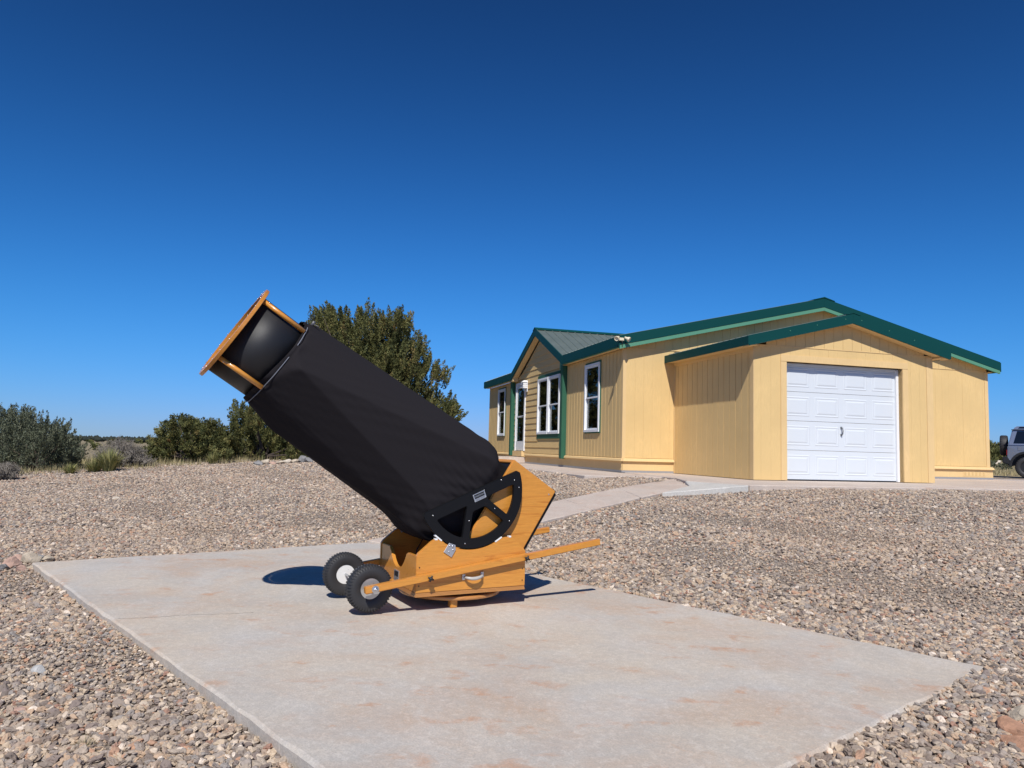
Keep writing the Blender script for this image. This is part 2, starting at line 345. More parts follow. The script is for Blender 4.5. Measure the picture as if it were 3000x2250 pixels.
def planks(P, s0, s1, z0f, z1f, holes=(), w_=0.2032, gap=0.007, name='plank', th=0.016, mt=YEL, off=0.0):
    e = [s0]; 
    x = s0 + off
    while x < s1 - 0.03:
        if x > s0 + 0.03: e.append(x)
        x += w_
    e.append(s1)
    for i in range(len(e) - 1):
        l, r = e[i] + gap / 2, e[i + 1] - gap / 2
        cuts = sorted({l, r} | {h for H_ in holes for h in H_[:2] if l + 0.004 < h < r - 0.004})
        for j in range(len(cuts) - 1):
            p, q = cuts[j], cuts[j + 1]; mid = (p + q) / 2
            hs = sorted([(H_[2], H_[3]) for H_ in holes if H_[0] - 1e-6 <= mid <= H_[1] + 1e-6]); z = z0f
            for (h0, h1) in hs:
                if h0 > z + 0.02: mbx = MB(); wallbox(mbx, P, p, q, 0, th, z, h0); mbx.build(name, mt, house)
                z = max(z, h1)
            zt0, zt1 = z1f(p), z1f(q)
            if min(zt0, zt1) > z + 0.02:
                mbx = MB(); o2 = th + random.uniform(-0.001, 0.001); wallbox(mbx, P, p, q, 0, o2, z, zt0, zt1); mbx.build(name, mt, house)
def backing(P, s0, s1, z0, z1, holes, name='wall', th=0.10):
    mbx = MB(); ss = sorted({s0, s1} | {h for H_ in holes for h in H_[:2]})
    for i in range(len(ss) - 1):
        p, q = ss[i], ss[i + 1]; mid = (p + q) / 2; z = z0
        for (h0, h1) in sorted([(H_[2], H_[3]) for H_ in holes if H_[0] < mid < H_[1]]):
            if h0 > z: wallbox(mbx, P, p, q, -th, -0.001, z, h0)
            z = h1
        if z1 > z: wallbox(mbx, P, p, q, -th, -0.001, z, z1)
    return mbx.build(name, YEL, house)

# --- garage front
PF = pmap('front', 0.0)
DOOR = (0.0, 2.53, -0.02, 2.134)
backing(PF, GA0, GA1, 0, 2.36, [DOOR])
mb = MB(); mb.prism([(GA0, 0.1, 2.36), (GA1, 0.1, 2.36), (GM, 0.1, ztop_gar(GM))], (0, -0.099, 0)); mb.build('gable_wall', YEL, house)
CAS = (-0.125, 2.655, -0.02, 2.262)
planks(PF, GA0 + 0.0, GA1 - 0.13, 0.0, lambda s: min(2.405, ztop_gar(s) + 0.03), [CAS], off=0.13, gap=0.0016)
planks(PF, GA0 + 0.02, GA1 - 0.02, 2.418, lambda s: ztop_gar(s) + 0.03, [], th=0.018, off=0.02, gap=0.005)
mb = MB(); wallbox(mb, PF, GA0 + 0.05, GA1 - 0.05, 0.0, 0.024, 2.404, 2.4165); mb.build('flashing_strip', YELS, house)
for (s0, s1, z0, z1) in ((-0.124, -0.001, 0.0, 2.134), (2.531, 2.654, 0.0, 2.134), (-0.124, 2.654, 2.136, 2.261)):
    mb = MB(); wallbox(mb, PF, s0, s1, -0.02, 0.026, z0, z1); mb.build('door_casing', YELS, house, bevel=0.003)
mb = MB(); wallbox(mb, PF, GA1 - 0.128, GA1 + 0.018, 0.0, 0.022, 0.0, 2.40); mb.build('corner_board', YELS, house)
# reveal and white jamb
for (s0, s1, z0, z1, mt) in ((-0.02, 0.0, 0, 2.134, YELS), (2.53, 2.55, 0, 2.134, YELS), (-0.02, 2.55, 2.134, 2.15, YELS), (2.475, 2.529, 0, 2.13, VINYL), (0.001, 0.03, 0, 2.13, VINYL)):
    mb = MB(); mb.box(s0, s1, 0.001 if mt is YELS else 0.085, 0.16, z0, z1); mb.build('door_jamb', mt, house)
gd = empty('garage_door'); gd.parent = house; tag(gd, 'white raised-panel sectional garage door')
for i in range(4):
    z0 = 0.012 + i * 0.533; mb = MB(); mb.box(0.002, 2.56, 0.128, 0.17, z0, z0 + 0.528); mb.build('door_section', WHITE, gd, bevel=0.004, seg=1)
    for j in range(4):
        x0 = 0.065 + j * 0.630; x1 = x0 + 0.515; zz0, zz1 = z0 + 0.085, z0 + 0.445
        mb = MB(); s_ = 0.028
        outer = [(x0, 0.1275, zz0), (x1, 0.1275, zz0), (x1, 0.1275, zz1), (x0, 0.1275, zz1)]
        gro = [(x0 + s_ * .4, 0.1335, zz0 + s_ * .4), (x1 - s_ * .4, 0.1335, zz0 + s_ * .4), (x1 - s_ * .4, 0.1335, zz1 - s_ * .4), (x0 + s_ * .4, 0.1335, zz1 - s_ * .4)]
        # a raised moulding ring and a raised field
        ring = 0.016
        a4 = [(x0, zz0), (x1, zz0), (x1, zz1), (x0, zz1)]; b4 = [(x0 + ring, zz0 + ring), (x1 - ring, zz0 + ring), (x1 - ring, zz1 - ring), (x0 + ring, zz1 - ring)]
        c4 = [(x0 + 2.4 * ring, zz0 + 2.4 * ring), (x1 - 2.4 * ring, zz0 + 2.4 * ring), (x1 - 2.4 * ring, zz1 - 2.4 * ring), (x0 + 2.4 * ring, zz1 - 2.4 * ring)]
        d4 = [(x0 + 4.6 * ring, zz0 + 4.2 * ring), (x1 - 4.6 * ring, zz0 + 4.2 * ring), (x1 - 4.6 * ring, zz1 - 4.2 * ring), (x0 + 4.6 * ring, zz1 - 4.2 * ring)]
        vs = [(p[0], 0.1278, p[1]) for p in a4] + [(p[0], 0.1225, p[1]) for p in b4] + [(p[0], 0.1275, p[1]) for p in c4] + [(p[0], 0.1205, p[1]) for p in d4]
        fs = [(12, 13, 14, 15)] + [(r_ * 4 + q_, r_ * 4 + (q_ + 1) % 4, r_ * 4 + 4 + (q_ + 1) % 4, r_ * 4 + 4 + q_) for r_ in range(3) for q_ in range(4)]
        mb.add(vs, fs); mb.build('raised_panel', WHITE, gd)
mb = MB(); mb.box(0.0, 2.57, 0.12, 0.165, -0.004, 0.012); mb.build('bottom_seal', BLACK, gd)
mb = MB(); mb.tube([(1.262, 0.125, 0.985), (1.262, 0.085, 0.975), (1.268, 0.08, 0.92), (1.262, 0.085, 0.86), (1.262, 0.125, 0.85)], 0.010, 8); mb.box(1.245, 1.279, 0.112, 0.124, 0.965, 1.0); mb.box(1.245, 1.279, 0.112, 0.124, 0.835, 0.868); mb.build('pull_handle', mat('grey_handle', (0.16, 0.17, 0.18), 0.5), gd)
mb = MB(); mb.box(0.01, 2.55, 0.10, 0.112, 2.086, 2.132); mb.build('weather_strip', VINYL, gd)
# --- garage left side
PS = pmap('left', GA0)
backing(PS, 0.0, B0, 0, 2.40, [])
planks(PS, 0.10, B0 - 0.06, 0.0, lambda s: 2.33, [], off=0.06, gap=0.013)
mb = MB(); wallbox(mb, PS, -0.016, 0.095, 0.0, 0.02, 0.0, 2.36); mb.build('corner_board', YELS, house)
mb = MB(); wallbox(mb, PS, B0 - 0.055, B0 - 0.005, 0.0, 0.022, 0.0, 2.36); mb.build('corner_board', YELS, house)
mb = MB(); wallbox(mb, PS, 0.0, B0 - 0.002, 0.0165, 0.03, 2.30, 2.395); mb.build('frieze_board', YELS, house)
PSR = pmap('right', GA1); backing(PSR, 0.0, B0, 0, 2.40, [])
planks(PSR, 0.02, B0 - 0.02, 0.0, lambda s: 2.38, [])
# --- main front (gable end)
PM = pmap('front', B0)
backing(PM, A0, A1, 0, 2.60, [])
mb = MB(); mb.prism([(A0, B0 + 0.1, 2.60), (A1, B0 + 0.1, 2.60), (AM, B0 + 0.1, ztop_main(AM))], (0, -0.099, 0)); mb.build('gable_wall', YEL, house)
for (s0, s1) in ((A0 + 0.06, GA0 - 0.02), (GA1 + 0.02, A1 - 0.09)):
    planks(PM, s0, s1, 0.30, lambda s: 2.645, [], th=0.014, gap=0.0016)
planks(PM, A0 + 0.02, A1 - 0.02, 2.653, lambda s: ztop_main(s) + 0.07, [], th=0.02, off=0.1, gap=0.005)
mb = MB(); wallbox(mb, PM, A0 + 0.02, A1 - 0.02, 0.0, 0.026, 2.640, 2.6525); mb.build('flashing_strip', YELS, house)
mb = MB(); wallbox(mb, PM, A1 - 0.088, A1 + 0.018, 0.0, 0.022, 0.29, 2.63); mb.build('corner_board', YELS, house)
mb = MB(); wallbox(mb, PM, A0 - 0.018, A0 + 0.058, 0.0, 0.021, 0.29, 2.63); mb.build('corner_board', YELS, house)
for (s0, s1) in ((A0 - 0.03, GA0 - 0.022), (GA1 + 0.022, A1 + 0.10)):
    mb = MB(); wallbox(mb, PM, s0, s1, 0.0, 0.022, 0.035, 0.235); mb.build('skirting_panel', YELS, house)
    mb = MB(); P = PM; mb.hexa([P(s0, 0, 0.225), P(s1, 0, 0.225), P(s1, 0.075, 0.225), P(s0, 0.075, 0.225), P(s0, 0, 0.295), P(s1, 0, 0.295), P(s1, 0.06, 0.272), P(s0, 0.06, 0.272)]); mb.build('skirting_ledge', YELS, house, bevel=0.004)
    mb = MB(); wallbox(mb, PM, s0, s1, 0.0, 0.03, -0.012, 0.034); mb.build('base_strip', mat('grey_base_metal', (0.33, 0.33, 0.34), 0.5, metal=0.3), house)
VENTM = mat('vent_slot', (0.60, 0.41, 0.18), 0.8)
def vent(P, s0, s1, z0, z1, n):
    mb = MB(); wallbox(mb, P, s0, s1, 0.022, 0.027, z0, z1)
    v_ = mb.build('vent', YELS, house)
    st_ = (s1 - s0) / n
    for i in range(n):
        mb = MB(); wallbox(mb, P, s0 + st_ * (i + .25), s0 + st_ * (i + .75), 0.0272, 0.0295, z0 + 0.02, z1 - 0.02); mb.build('vent_slot', VENTM, v_)
vent(PM, 7.05, 7.72, 0.06, 0.185, 6)
# --- main left wall
PLW = pmap('left', A0)
WINS = [(4.25, 5.20, 0.865, 2.475), (7.10, 8.06, 0.855, 2.455), (8.10, 9.06, 0.855, 2.455), (12.70, 13.97, 0.845, 2.466)]
WINS[3] = (12.83, 13.80, 0.845, 2.466)
EDOOR = (10.47, 11.40, 0.36, 2.44)
hol = [(w_[0] + .03, w_[1] - .03, w_[2] + .03, w_[3] - .03) for w_ in WINS] + [(EDOOR[0], EDOOR[1], EDOOR[2], EDOOR[3])]
backing(PLW, B0, B1, 0, 2.62, hol)
planks(PLW, B0 + 0.06, 6.72, 0.30, lambda s: 2.62, [hol[0]], gap=0.020, off=0.07, th=0.018)
planks(PLW, 11.75, B1 - 0.05, 0.30, lambda s: 2.62, [hol[3]], gap=0.022, th=0.018)
mb = MB(); wallbox(mb, PLW, B0 - 0.0215, B0 + 0.056, 0.0, 0.0215, 0.29, 2.63); mb.build('corner_board', YELS, house)
mb = MB(); wallbox(mb, PLW, B1 - 0.05, B1 + 0.02, 0.0, 0.0215, 0.29, 2.63); mb.build('corner_board', YELS, house)
for (s0, s1) in ((B0 - 0.022, 10.28), (11.60, B1)):
    mb = MB(); wallbox(mb, PLW, s0, s1, 0.0, 0.022, 0.035, 0.235); mb.build('skirting_panel', YELS, house)
    mb = MB(); P = PLW; mb.hexa([P(s0 - .05, 0, 0.225), P(s1, 0, 0.225), P(s1, 0.075, 0.225), P(s0 - .05, 0.075, 0.225), P(s0 - .05, 0, 0.295), P(s1, 0, 0.295), P(s1, 0.06, 0.272), P(s0 - .05, 0.06, 0.272)]); mb.build('skirting_ledge', YELS, house, bevel=0.004)
    mb = MB(); wallbox(mb, PLW, s0, s1, 0.0, 0.03, -0.012, 0.034); mb.build('base_strip', bpy.data.materials['grey_base_metal'], house)
vent(PLW, 8.75, 9.05, 0.05, 0.17, 3)
# lap siding of the entry bay, each board its own piece
DA, DB, DM = 6.41, 11.52, 8.965        # entry gable feet and middle
DZ0, DZ1 = 2.62, 3.70
z = 0.30; ex = 0.178; i = 0
def lap(s0, s1, z0, z1, t0, t1):
    P = PLW; mb = MB(); mb.hexa([P(s0, 0, z0), P(t0 if False else s1, 0, z0), P(s1, 0.026, z0), P(s0, 0.026, z0), P(t0, 0, z1), P(t1, 0, z1), P(t1, 0.009, z1), P(t0, 0.009, z1)]); mb.build('lap_board', YEL, house)
bh = [(WINS[1][0] - .02, WINS[2][1] + .02, 0.80, 2.52), (10.38, 11.50, 0.0, 2.53)]
while z < 3.62:
    z1 = min(z + ex + 0.004, 3.66)
    def lim(zz):
        if zz <= 2.66: return 6.80, 11.72
        h_ = (zz - 2.66) / 0.43; return max(6.80, DA + 0.35 + h_), min(11.72, DB - 0.35 - h_)
    l0, r0 = lim(z); l1, r1 = lim(z1)
    segs = [(l0, r0)]
    for h_ in bh:
        if z < h_[3] - 0.02 and z1 > h_[2] + 0.02:
            ns = []
            for (p, q) in segs:
                if h_[0] > p + .02: ns.append((p, min(q, h_[0])))
                if h_[1] < q - .02: ns.append((max(p, h_[1]), q))
            segs = ns
    for (p, q) in segs:
        if q - p > 0.05:
            lap(p, q, z, z1, max(p, l1), min(q, r1))
    z += ex
mb = MB(); mb.prism([(A0 + 0.1, DA + .2, 2.60), (A0 + 0.1, DB - .2, 2.60), (A0 + 0.1, DM, DZ1)], (-0.099, 0, 0)); mb.build('gable_wall', YEL, house)
# windows
def window(P, wdw, sill=True, cased=True):
    s0, s1, z0, z1 = wdw; wn = empty('window'); wn.parent = house
    fw = 0.055; zm = z0 + (z1 - z0) * 0.505
    mb = MB()
    for (p, q, y0, y1) in ((s0, s0 + fw, z0, z1), (s1 - fw, s1, z0, z1), (s0 + fw, s1 - fw, z0, z0 + fw), (s0 + fw, s1 - fw, z1 - fw, z1)): wallbox(mb, P, p, q, -0.05, 0.06, y0, y1)
    mb.build('frame', VINYL, wn)
    for (y0, y1, o) in ((zm - 0.02, z1 - fw, 0.028), (z0 + fw, zm + 0.02, 0.006)):
        mb = MB(); sw = 0.036; p0, p1 = s0 + fw + .001, s1 - fw - .001; y0 += .001; y1 -= .001
        for (p, q, e0, e1) in ((p0, p0 + sw, y0, y1), (p1 - sw, p1, y0, y1), (p0 + sw, p1 - sw, y0, y0 + sw), (p0 + sw, p1 - sw, y1 - sw, y1)): wallbox(mb, P, p, q, o - 0.018, o + 0.012, e0, e1)
        sh = mb.build('sash', VINYL, wn)
        mb = MB(); wallbox(mb, P, p0 + sw, p1 - sw, o - 0.006, o - 0.002, y0 + sw, y1 - sw); mb.build('pane', GLASS, wn)
    mb = MB()
    z = z0 + 0.08
    while z < z1 - 0.06:
        mb.hexa([P(s0 + .06, -0.085, z), P(s1 - .06, -0.085, z), P(s1 - .06, -0.06, z + 0.012), P(s0 + .06, -0.06, z + 0.012), P(s0 + .06, -0.085, z + 0.002), P(s1 - .06, -0.085, z + 0.002), P(s1 - .06, -0.06, z + 0.014), P(s0 + .06, -0.06, z + 0.014)])
        z += 0.032
    mb.build('blind', BLIND, wn)
    mb = MB(); wallbox(mb, P, s0 - .05, s1 + .05, -0.42, -0.40, z0 - .05, z1 + .05); mb.build('room', DARKROOM, wn)
    return wn
for w_ in WINS: window(PLW, w_)
def casing(s0, s1, z0, z1, head=0.05, foot=0.0, left=0.0, right=0.0, name='window_casing'):
    for (p, q, y0, y1) in ((s0 - left, s1 + right, z1, z1 + head), (s0 - left, s1 + right, z0 - foot, z0), (s0 - left, s0, z0, z1), (s1, s1 + right, z0, z1)):
        if q - p > 0.004 and y1 - y0 > 0.004:
            mb = MB(); wallbox(mb, PLW, p, q, 0.0, 0.036, y0, y1); mb.build(name, GRNP, house)
casing(4.25, 5.20, 0.865, 2.475, 0.045, 0.03, 0.035, 0.0)
casing(12.83, 13.80, 0.845, 2.466, 0.045, 0.02, 0.03, 0.0)
casing(7.10, 9.06, 0.855, 2.455, 0.09, 0.13, 0.0, 0.04)
mb = MB(); wallbox(mb, PLW, 8.06, 8.10, -0.05, 0.045, 0.855, 2.455); mb.build('window_mullion', VINYL, house)
# entry door
ed = empty('entry_door'); ed.parent = house; tag(ed, 'white storm door with a full glass panel')
s0, s1, z0, z1 = EDOOR; mb = MB()
for (p, q, y0, y1) in ((s0 - .07, s0, z0 - .0, z1 + .07), (s1, s1 + .07, z0 - .0, z1 + .07), (s0, s1, z1, z1 + .07)): wallbox(mb, PLW, p, q, -0.06, 0.05, y0, y1)
mb.build('frame', VINYL, ed)
mb = MB(); sw = 0.085
for (p, q, y0, y1) in ((s0 + .002, s0 + sw, z0 + .01, z1 - .002), (s1 - sw, s1 - .002, z0 + .01, z1 - .002), (s0 + sw, s1 - sw, z1 - .1, z1 - .002), (s0 + sw, s1 - sw, z0 + .01, z0 + .30), (s0 + sw, s1 - sw, z0 + 1.05, z0 + 1.10)): wallbox(mb, PLW, p, q, 0.0, 0.032, y0, y1)
mb.build('stile_frame', VINYL, ed)
mb = MB(); wallbox(mb, PLW, s0 + sw, s1 - sw, 0.012, 0.016, z0 + .30, z1 - .1); mb.build('pane', GLASSC, ed)
mb = MB(); wallbox(mb, PLW, s0, s1, -0.10, -0.06, z0, z1); mb.build('inner_door', mat('inner_door_grey', (0.62, 0.63, 0.65), 0.6), ed)
mb = MB(); mb.tube([PLW(s0 + .045, 0.03, 1.42), PLW(s0 + .045, 0.075, 1.42), PLW(s0 + .11, 0.08, 1.42)], 0.012, 8); mb.build('door_handle', BLACK, ed)
mb = MB(); wallbox(mb, PLW, s0 - .03, s1 + .1, 0.0, 0.10, 0.19, 0.355); mb.build('threshold', YELS, house)
mb = MB(); wallbox(mb, PLW, 10.285, 11.595, 0.0, 0.85, -0.01, 0.17); mb.build('door_step', CONCP, house, bevel=0.008)
# posts of the entry bay
for (s0, s1, zt) in ((6.56, 6.72, 2.64), (11.62, 11.78, 2.66)):
    mb = MB(); wallbox(mb, PLW, s0, s1, 0.055, 0.15, 0.20, zt); mb.build('entry_post', GRNP, house, bevel=0.004)
    mb = MB(); wallbox(mb, PLW, s0 + .02, s1 - .02, 0.0, 0.054, 0.24, zt); mb.build('post_backing', GRNP, house)
mb = MB(); wallbox(mb, PLW, 6.72, 7.08, 0.03, 0.06, 2.56, 2.78); mb.build('gable_bracket', GRNL, house)
mb = MB(); wallbox(mb, PLW, 11.30, 11.62, 0.03, 0.20, 2.58, 2.80); mb.build('gable_bracket', YELS, house)
# back and right walls
PR_ = pmap('right', A1); backing(PR_, B0, B1, 0, 2.62, []); planks(PR_, B0, B1, 0.3, lambda s: 2.62, [])
PB_ = pmap('back', B1); backing(PB_, A0, A1, 0, 2.60, [])
mb = MB(); mb.prism([(A0, B1 - 0.1, 2.60), (A1, B1 - 0.1, 2.60), (AM, B1 - 0.1, ztop_main(AM))], (0, 0.099, 0)); mb.build('gable_wall', YEL, house)
# --- roofs: metal panels with standing ribs
def roof_slope(p_ridge0, p_ridge1, p_eave0, p_eave1, n_panels, name='roof_panel', ribs=4, th=0.03, mt=ROOFM):
    r0, r1, e0, e1 = map(Vector, (p_ridge0, p_ridge1, p_eave0, p_eave1))
    nrm = (r1 - r0).cross(e0 - r0).normalized()
    if nrm.z < 0: nrm = -nrm
    for i in range(n_panels):
        t0, t1 = i / n_panels, (i + 1) / n_panels - 0.0008; a0, a1, c0, c1 = r0.lerp(r1, t0), r0.lerp(r1, t1), e0.lerp(e1, t0), e0.lerp(e1, t1)
        mb = MB(); mb.hexa([a0, a1, c1, c0, a0 + nrm * th, a1 + nrm * th, c1 + nrm * th, c0 + nrm * th])
        for j in range(ribs):
            tt = (j + 0.06) / ribs; p = a0.lerp(a1, tt) + nrm * th; q = c0.lerp(c1, tt) + nrm * th; d = (a1 - a0).normalized()
            mb.hexa([p - d * .019, q - d * .019, q + d * .019, p + d * .019, p - d * .009 + nrm * .02, q - d * .009 + nrm * .02, q + d * .009 + nrm * .02, p + d * .009 + nrm * .02])
        mb.build(name, mt, house)
OV = 0.195; FB = 2.795       # eave overhang, front rake plane
RT = 4.025                  # ridge height of the roof skin underside
def zr(a): return RT - MR * abs(a - AM)
for (p, q, ea, n_) in ((FB, DA + .02, A0 - OV, 4), (DA + .022, DB - .022, A0 + .02, 6), (DB - .02, B1 + .2, A0 - OV, 4)):
    roof_slope((AM, p, zr(AM)), (AM, q, zr(AM)), (ea, p, zr(ea)), (ea, q, zr(ea)), n_)
roof_slope((AM, FB, zr(AM)), (AM, B1 + .2, zr(AM)), (A1 + OV, FB, zr(A1 + OV)), (A1 + OV, B1 + .2, zr(A1 + OV)), 14)
def slopebar(b0, b1, a0, z0, a1, z1, h, name, mt, bevel=0):
    """board in a rake: top edge from (a0,z0) to (a1,z1), height h, between b0 and b1"""
    mb = MB(); mb.hexa([(a0, b0, z0 - h), (a1, b0, z1 - h), (a1, b1, z1 - h), (a0, b1, z0 - h), (a0, b0, z0), (a1, b0, z1), (a1, b1, z1), (a0, b1, z0)]); return mb.build(name, mt, house, bevel=bevel)
e0, e1 = A0 - OV, A1 + OV
for (p, q) in ((e0, AM - 0.001), (AM + 0.001, e1)):
    slopebar(FB - 0.02, FB + 0.005, p, zr(p) + 0.045, q, zr(q) + 0.045, 0.205, 'rake_fascia', GRN)
    slopebar(FB - 0.014, FB + 0.03, p + (.004 if p < AM - 1 else 0), zr(p) - 0.168, q - (.004 if q > AM + 1 else 0), zr(q) - 0.168, 0.075, 'rake_trim', GRNL)
    slopebar(FB + 0.031, B0 - 0.0215, p, zr(p) - 0.145, q, zr(q) - 0.145, 0.02, 'soffit', YELS)
    slopebar(B1 + 0.1, B1 + 0.22, p, zr(p) + 0.045, q, zr(q) + 0.045, 0.205, 'rake_fascia', GRN)
for sg in (-1, 1):
    mb = MB(); mb.hexa([(AM, FB - .03, zr(AM) + .05), (AM + sg * .28, FB - .03, zr(AM + .28) + .05), (AM + sg * .28, B1 + .2, zr(AM + .28) + .05), (AM, B1 + .2, zr(AM) + .05), (AM, FB - .03, zr(AM) + .075), (AM + sg * .28, FB - .03, zr(AM + .28) + .066), (AM + sg * .28, B1 + .2, zr(AM + .28) + .066), (AM, B1 + .2, zr(AM) + .075)]); mb.build('ridge_cap', GRN, house)
# eaves of the long sides
for (ax, sg, spans) in ((e0, -1, ((FB - 0.02, DA), (DB, B1 + .2))), (e1, 1, ((FB - 0.02, B1 + .2),))):
    for (p, q) in spans:
        zt = zr(ax) + 0.03; x0, x1 = sorted((ax + sg * 0.022, ax - sg * 0.002))
        mb = MB(); mb.box(x0, x1, p, q, zt - 0.225, zt); mb.build('eave_fascia', GRN, house)
        x0, x1 = sorted((ax - sg * 0.003, ax - sg * 0.03)); mb = MB(); mb.box(x0, x1, p + .03, q, zt - 0.245, zt - 0.05); mb.build('eave_trim', GRNL, house)
        x0, x1 = sorted((ax - sg * 0.031, ax - sg * (OV - 0.022))); mb = MB(); mb.box(x0, x1, p + .2, q, zt - 0.235, zt - 0.215); mb.build('soffit', YELS, house)
# entry gable roof
DX = A0 - 0.20; DR = 3.90
DS = (DR - 2.785) / (DM - DA)
def zd(b): return DR - DS * abs(b - DM)
for (bb_, nm) in ((DA, 0), (DB, 1)):
    roof_slope((DX - 0.0, DM, DR), (2.6, DM, DR), (DX - 0.0, bb_, zd(bb_)), (2.6, bb_, zd(bb_)), 5, ribs=4)
    mb = MB(); b0_, b1_ = DM, bb_
    mb.hexa([(DX - 0.022, b0_, DR - 0.17), (DX - 0.022, b1_, zd(b1_) - 0.17), (DX + 0.004, b1_, zd(b1_) - 0.17), (DX + 0.004, b0_, DR - 0.17), (DX - 0.022, b0_, DR + 0.05), (DX - 0.022, b1_, zd(b1_) + 0.05), (DX + 0.004, b1_, zd(b1_) + 0.05), (DX + 0.004, b0_, DR + 0.05)])
    mb.build('rake_fascia', GRN, house)
    mb = MB(); mb.hexa([(DX + 0.006, b0_, DR - 0.19), (DX + 0.006, b1_, zd(b1_) - 0.19), (A0 - 0.027, b1_, zd(b1_) - 0.19), (A0 - 0.027, b0_, DR - 0.19), (DX + 0.006, b0_, DR - 0.17), (DX + 0.006, b1_, zd(b1_) - 0.17), (A0 - 0.027, b1_, zd(b1_) - 0.17), (A0 - 0.027, b0_, DR - 0.17)])
    mb.build('soffit', YELS, house)
    sg = -1 if bb_ < DM else 1
    mb = MB(); mb.hexa([(DX - .03, DM, DR + .055), (DX - .03, DM + sg * .16, zd(DM + .16) + .055), (2.6, DM + sg * .16, zd(DM + .16) + .055), (2.6, DM, DR + .055), (DX - .03, DM, DR + .075), (DX - .03, DM + sg * .16, zd(DM + .16) + .068), (2.6, DM + sg * .16, zd(DM + .16) + .068), (2.6, DM, DR + .075)]); mb.build('ridge_cap', GRN, house)
# garage roof
GO, GFB = 0.235, -0.205; GRT = 3.03
def zg(a): return GRT - GR * abs(a - GM)
for ee in (GA0 - GO, GA1 + GO):
    roof_slope((GM, GFB, GRT), (GM, B0 - .03, GRT), (ee, GFB, zg(ee)), (ee, B0 - .03, zg(ee)), 4)
    p, q = (ee, GM - 0.001) if ee < GM else (GM + 0.001, ee)
    slopebar(GFB - 0.022, GFB + 0.004, p, zg(p) + 0.045, q, zg(q) + 0.045, 0.185, 'rake_fascia', GRN)
    slopebar(GFB + 0.006, -0.0195, p, zg(p) - 0.12, q, zg(q) - 0.12, 0.02, 'soffit', YELS)
    sg = -1 if ee < GM else 1; x0, x1 = sorted((ee + sg * 0.022, ee)); zt = zg(ee) + 0.035
    mb = MB(); mb.box(x0, x1, GFB - 0.021, B0 - 0.022, zt - 0.16, zt); mb.build('eave_fascia', GRN, house)
    x0, x1 = sorted((ee - sg * 0.001, ee - sg * (GO - 0.032))); mb = MB(); mb.box(x0, x1, GFB + .02, B0 - .03, zt - 0.155, zt - 0.135); mb.build('soffit', YELS, house)
    mb = MB(); mb.hexa([(GM, GFB - .03, GRT + .05), (GM + sg * .15, GFB - .03, zg(GM + .15) + .05), (GM + sg * .15, B0 - .03, zg(GM + .15) + .05), (GM, B0 - .03, GRT + .05), (GM, GFB - .03, GRT + .07), (GM + sg * .15, GFB - .03, zg(GM + .15) + .064), (GM + sg * .15, B0 - .03, zg(GM + .15) + .064), (GM, B0 - .03, GRT + .07)]); mb.build('ridge_cap', GRN, house)
    for t in (0.08, 0.36, 0.62):
        xx = GM + (ee - GM) * t; mb = MB(); mb.lathe([(0.009, 0), (0.008, 0.004), (0.003, 0.007)], (xx, GFB - 0.022, zg(xx) - 0.03), (0, -1, 0), 8); mb.build('fascia_screw', GRNL, house)

def hloc(a, b, z): x, y = wxy(a, b); return (x, y, HO.z + z)
# flood light on the roof corner
fl = empty('flood_light', hloc(A0 - OV + 0.02, FB - 0.03, 2.80), HY, 'cream twin-head flood light at the eave corner beside the garage', 'flood light')
fl.scale = (0.8, 0.8, 0.8)
mb = MB(); mb.box(-0.07, 0.07, -0.05, -0.005, -0.06, 0.02); mb.build('base_box', CREAM, fl, bevel=0.01)
for (dx, dy, nm) in ((-0.16, -0.10, 0), (0.15, -0.10, 1)):
    mb = MB(); ax_ = Vector((dx * 0.9, -0.12, -0.09)).normalized(); o = Vector((dx * 0.55, -0.06, 0.03))
    mb.lathe([(0.028, 0), (0.032, 0.05), (0.06, 0.11), (0.066, 0.15), (0.058, 0.149), (0.03, 0.11)], o, ax_, 18); mb.build('lamp_head', CREAM, fl)
mb = MB(); mb.tube([(0.02, -0.045, -0.06), (0.03, -0.03, -0.14), (0.05, 0.02, -0.22), (0.05, 0.10, -0.24)], 0.008, 6); mb.build('cable', BLACK, fl)
mb = MB(); mb.tube([(-0.02, -0.02, 0.02), (-0.05, 0.0, 0.09), (-0.10, 0.02, 0.10), (-0.12, 0.04, 0.05)], 0.006, 6); mb.build('cable', BLACK, fl)
# wall lamp by the entry door
wl = empty('wall_lamp', hloc(A0 - 0.03, 10.24, 2.22), HY, 'white caged wall lamp beside the entry door', 'wall lamp')
mb = MB(); mb.box(-0.02, 0.0, -0.08, 0.08, -0.05, 0.30); mb.build('back_plate', VINYL, wl, bevel=0.006)
mb = MB(); mb.box(-0.15, -0.021, -0.07, 0.07, 0.05, 0.24); mb.build('lamp_body', mat('frosted_glass', (0.72, 0.74, 0.76), 0.3), wl, bevel=0.01)
mb = MB(); mb.hexa([(-0.18, -0.09, 0.241), (-0.021, -0.09, 0.241), (-0.021, 0.09, 0.241), (-0.18, 0.09, 0.241), (-0.12, -0.06, 0.30), (-0.021, -0.06, 0.30), (-0.021, 0.06, 0.30), (-0.12, 0.06, 0.30)]); mb.build('lamp_cap', VINYL, wl)
for i in range(3):
    mb = MB(); mb.box(-0.156, -0.021, -0.076, 0.076, 0.07 + i * 0.055, 0.077 + i * 0.055); mb.build('cage_bar', VINYL, wl)

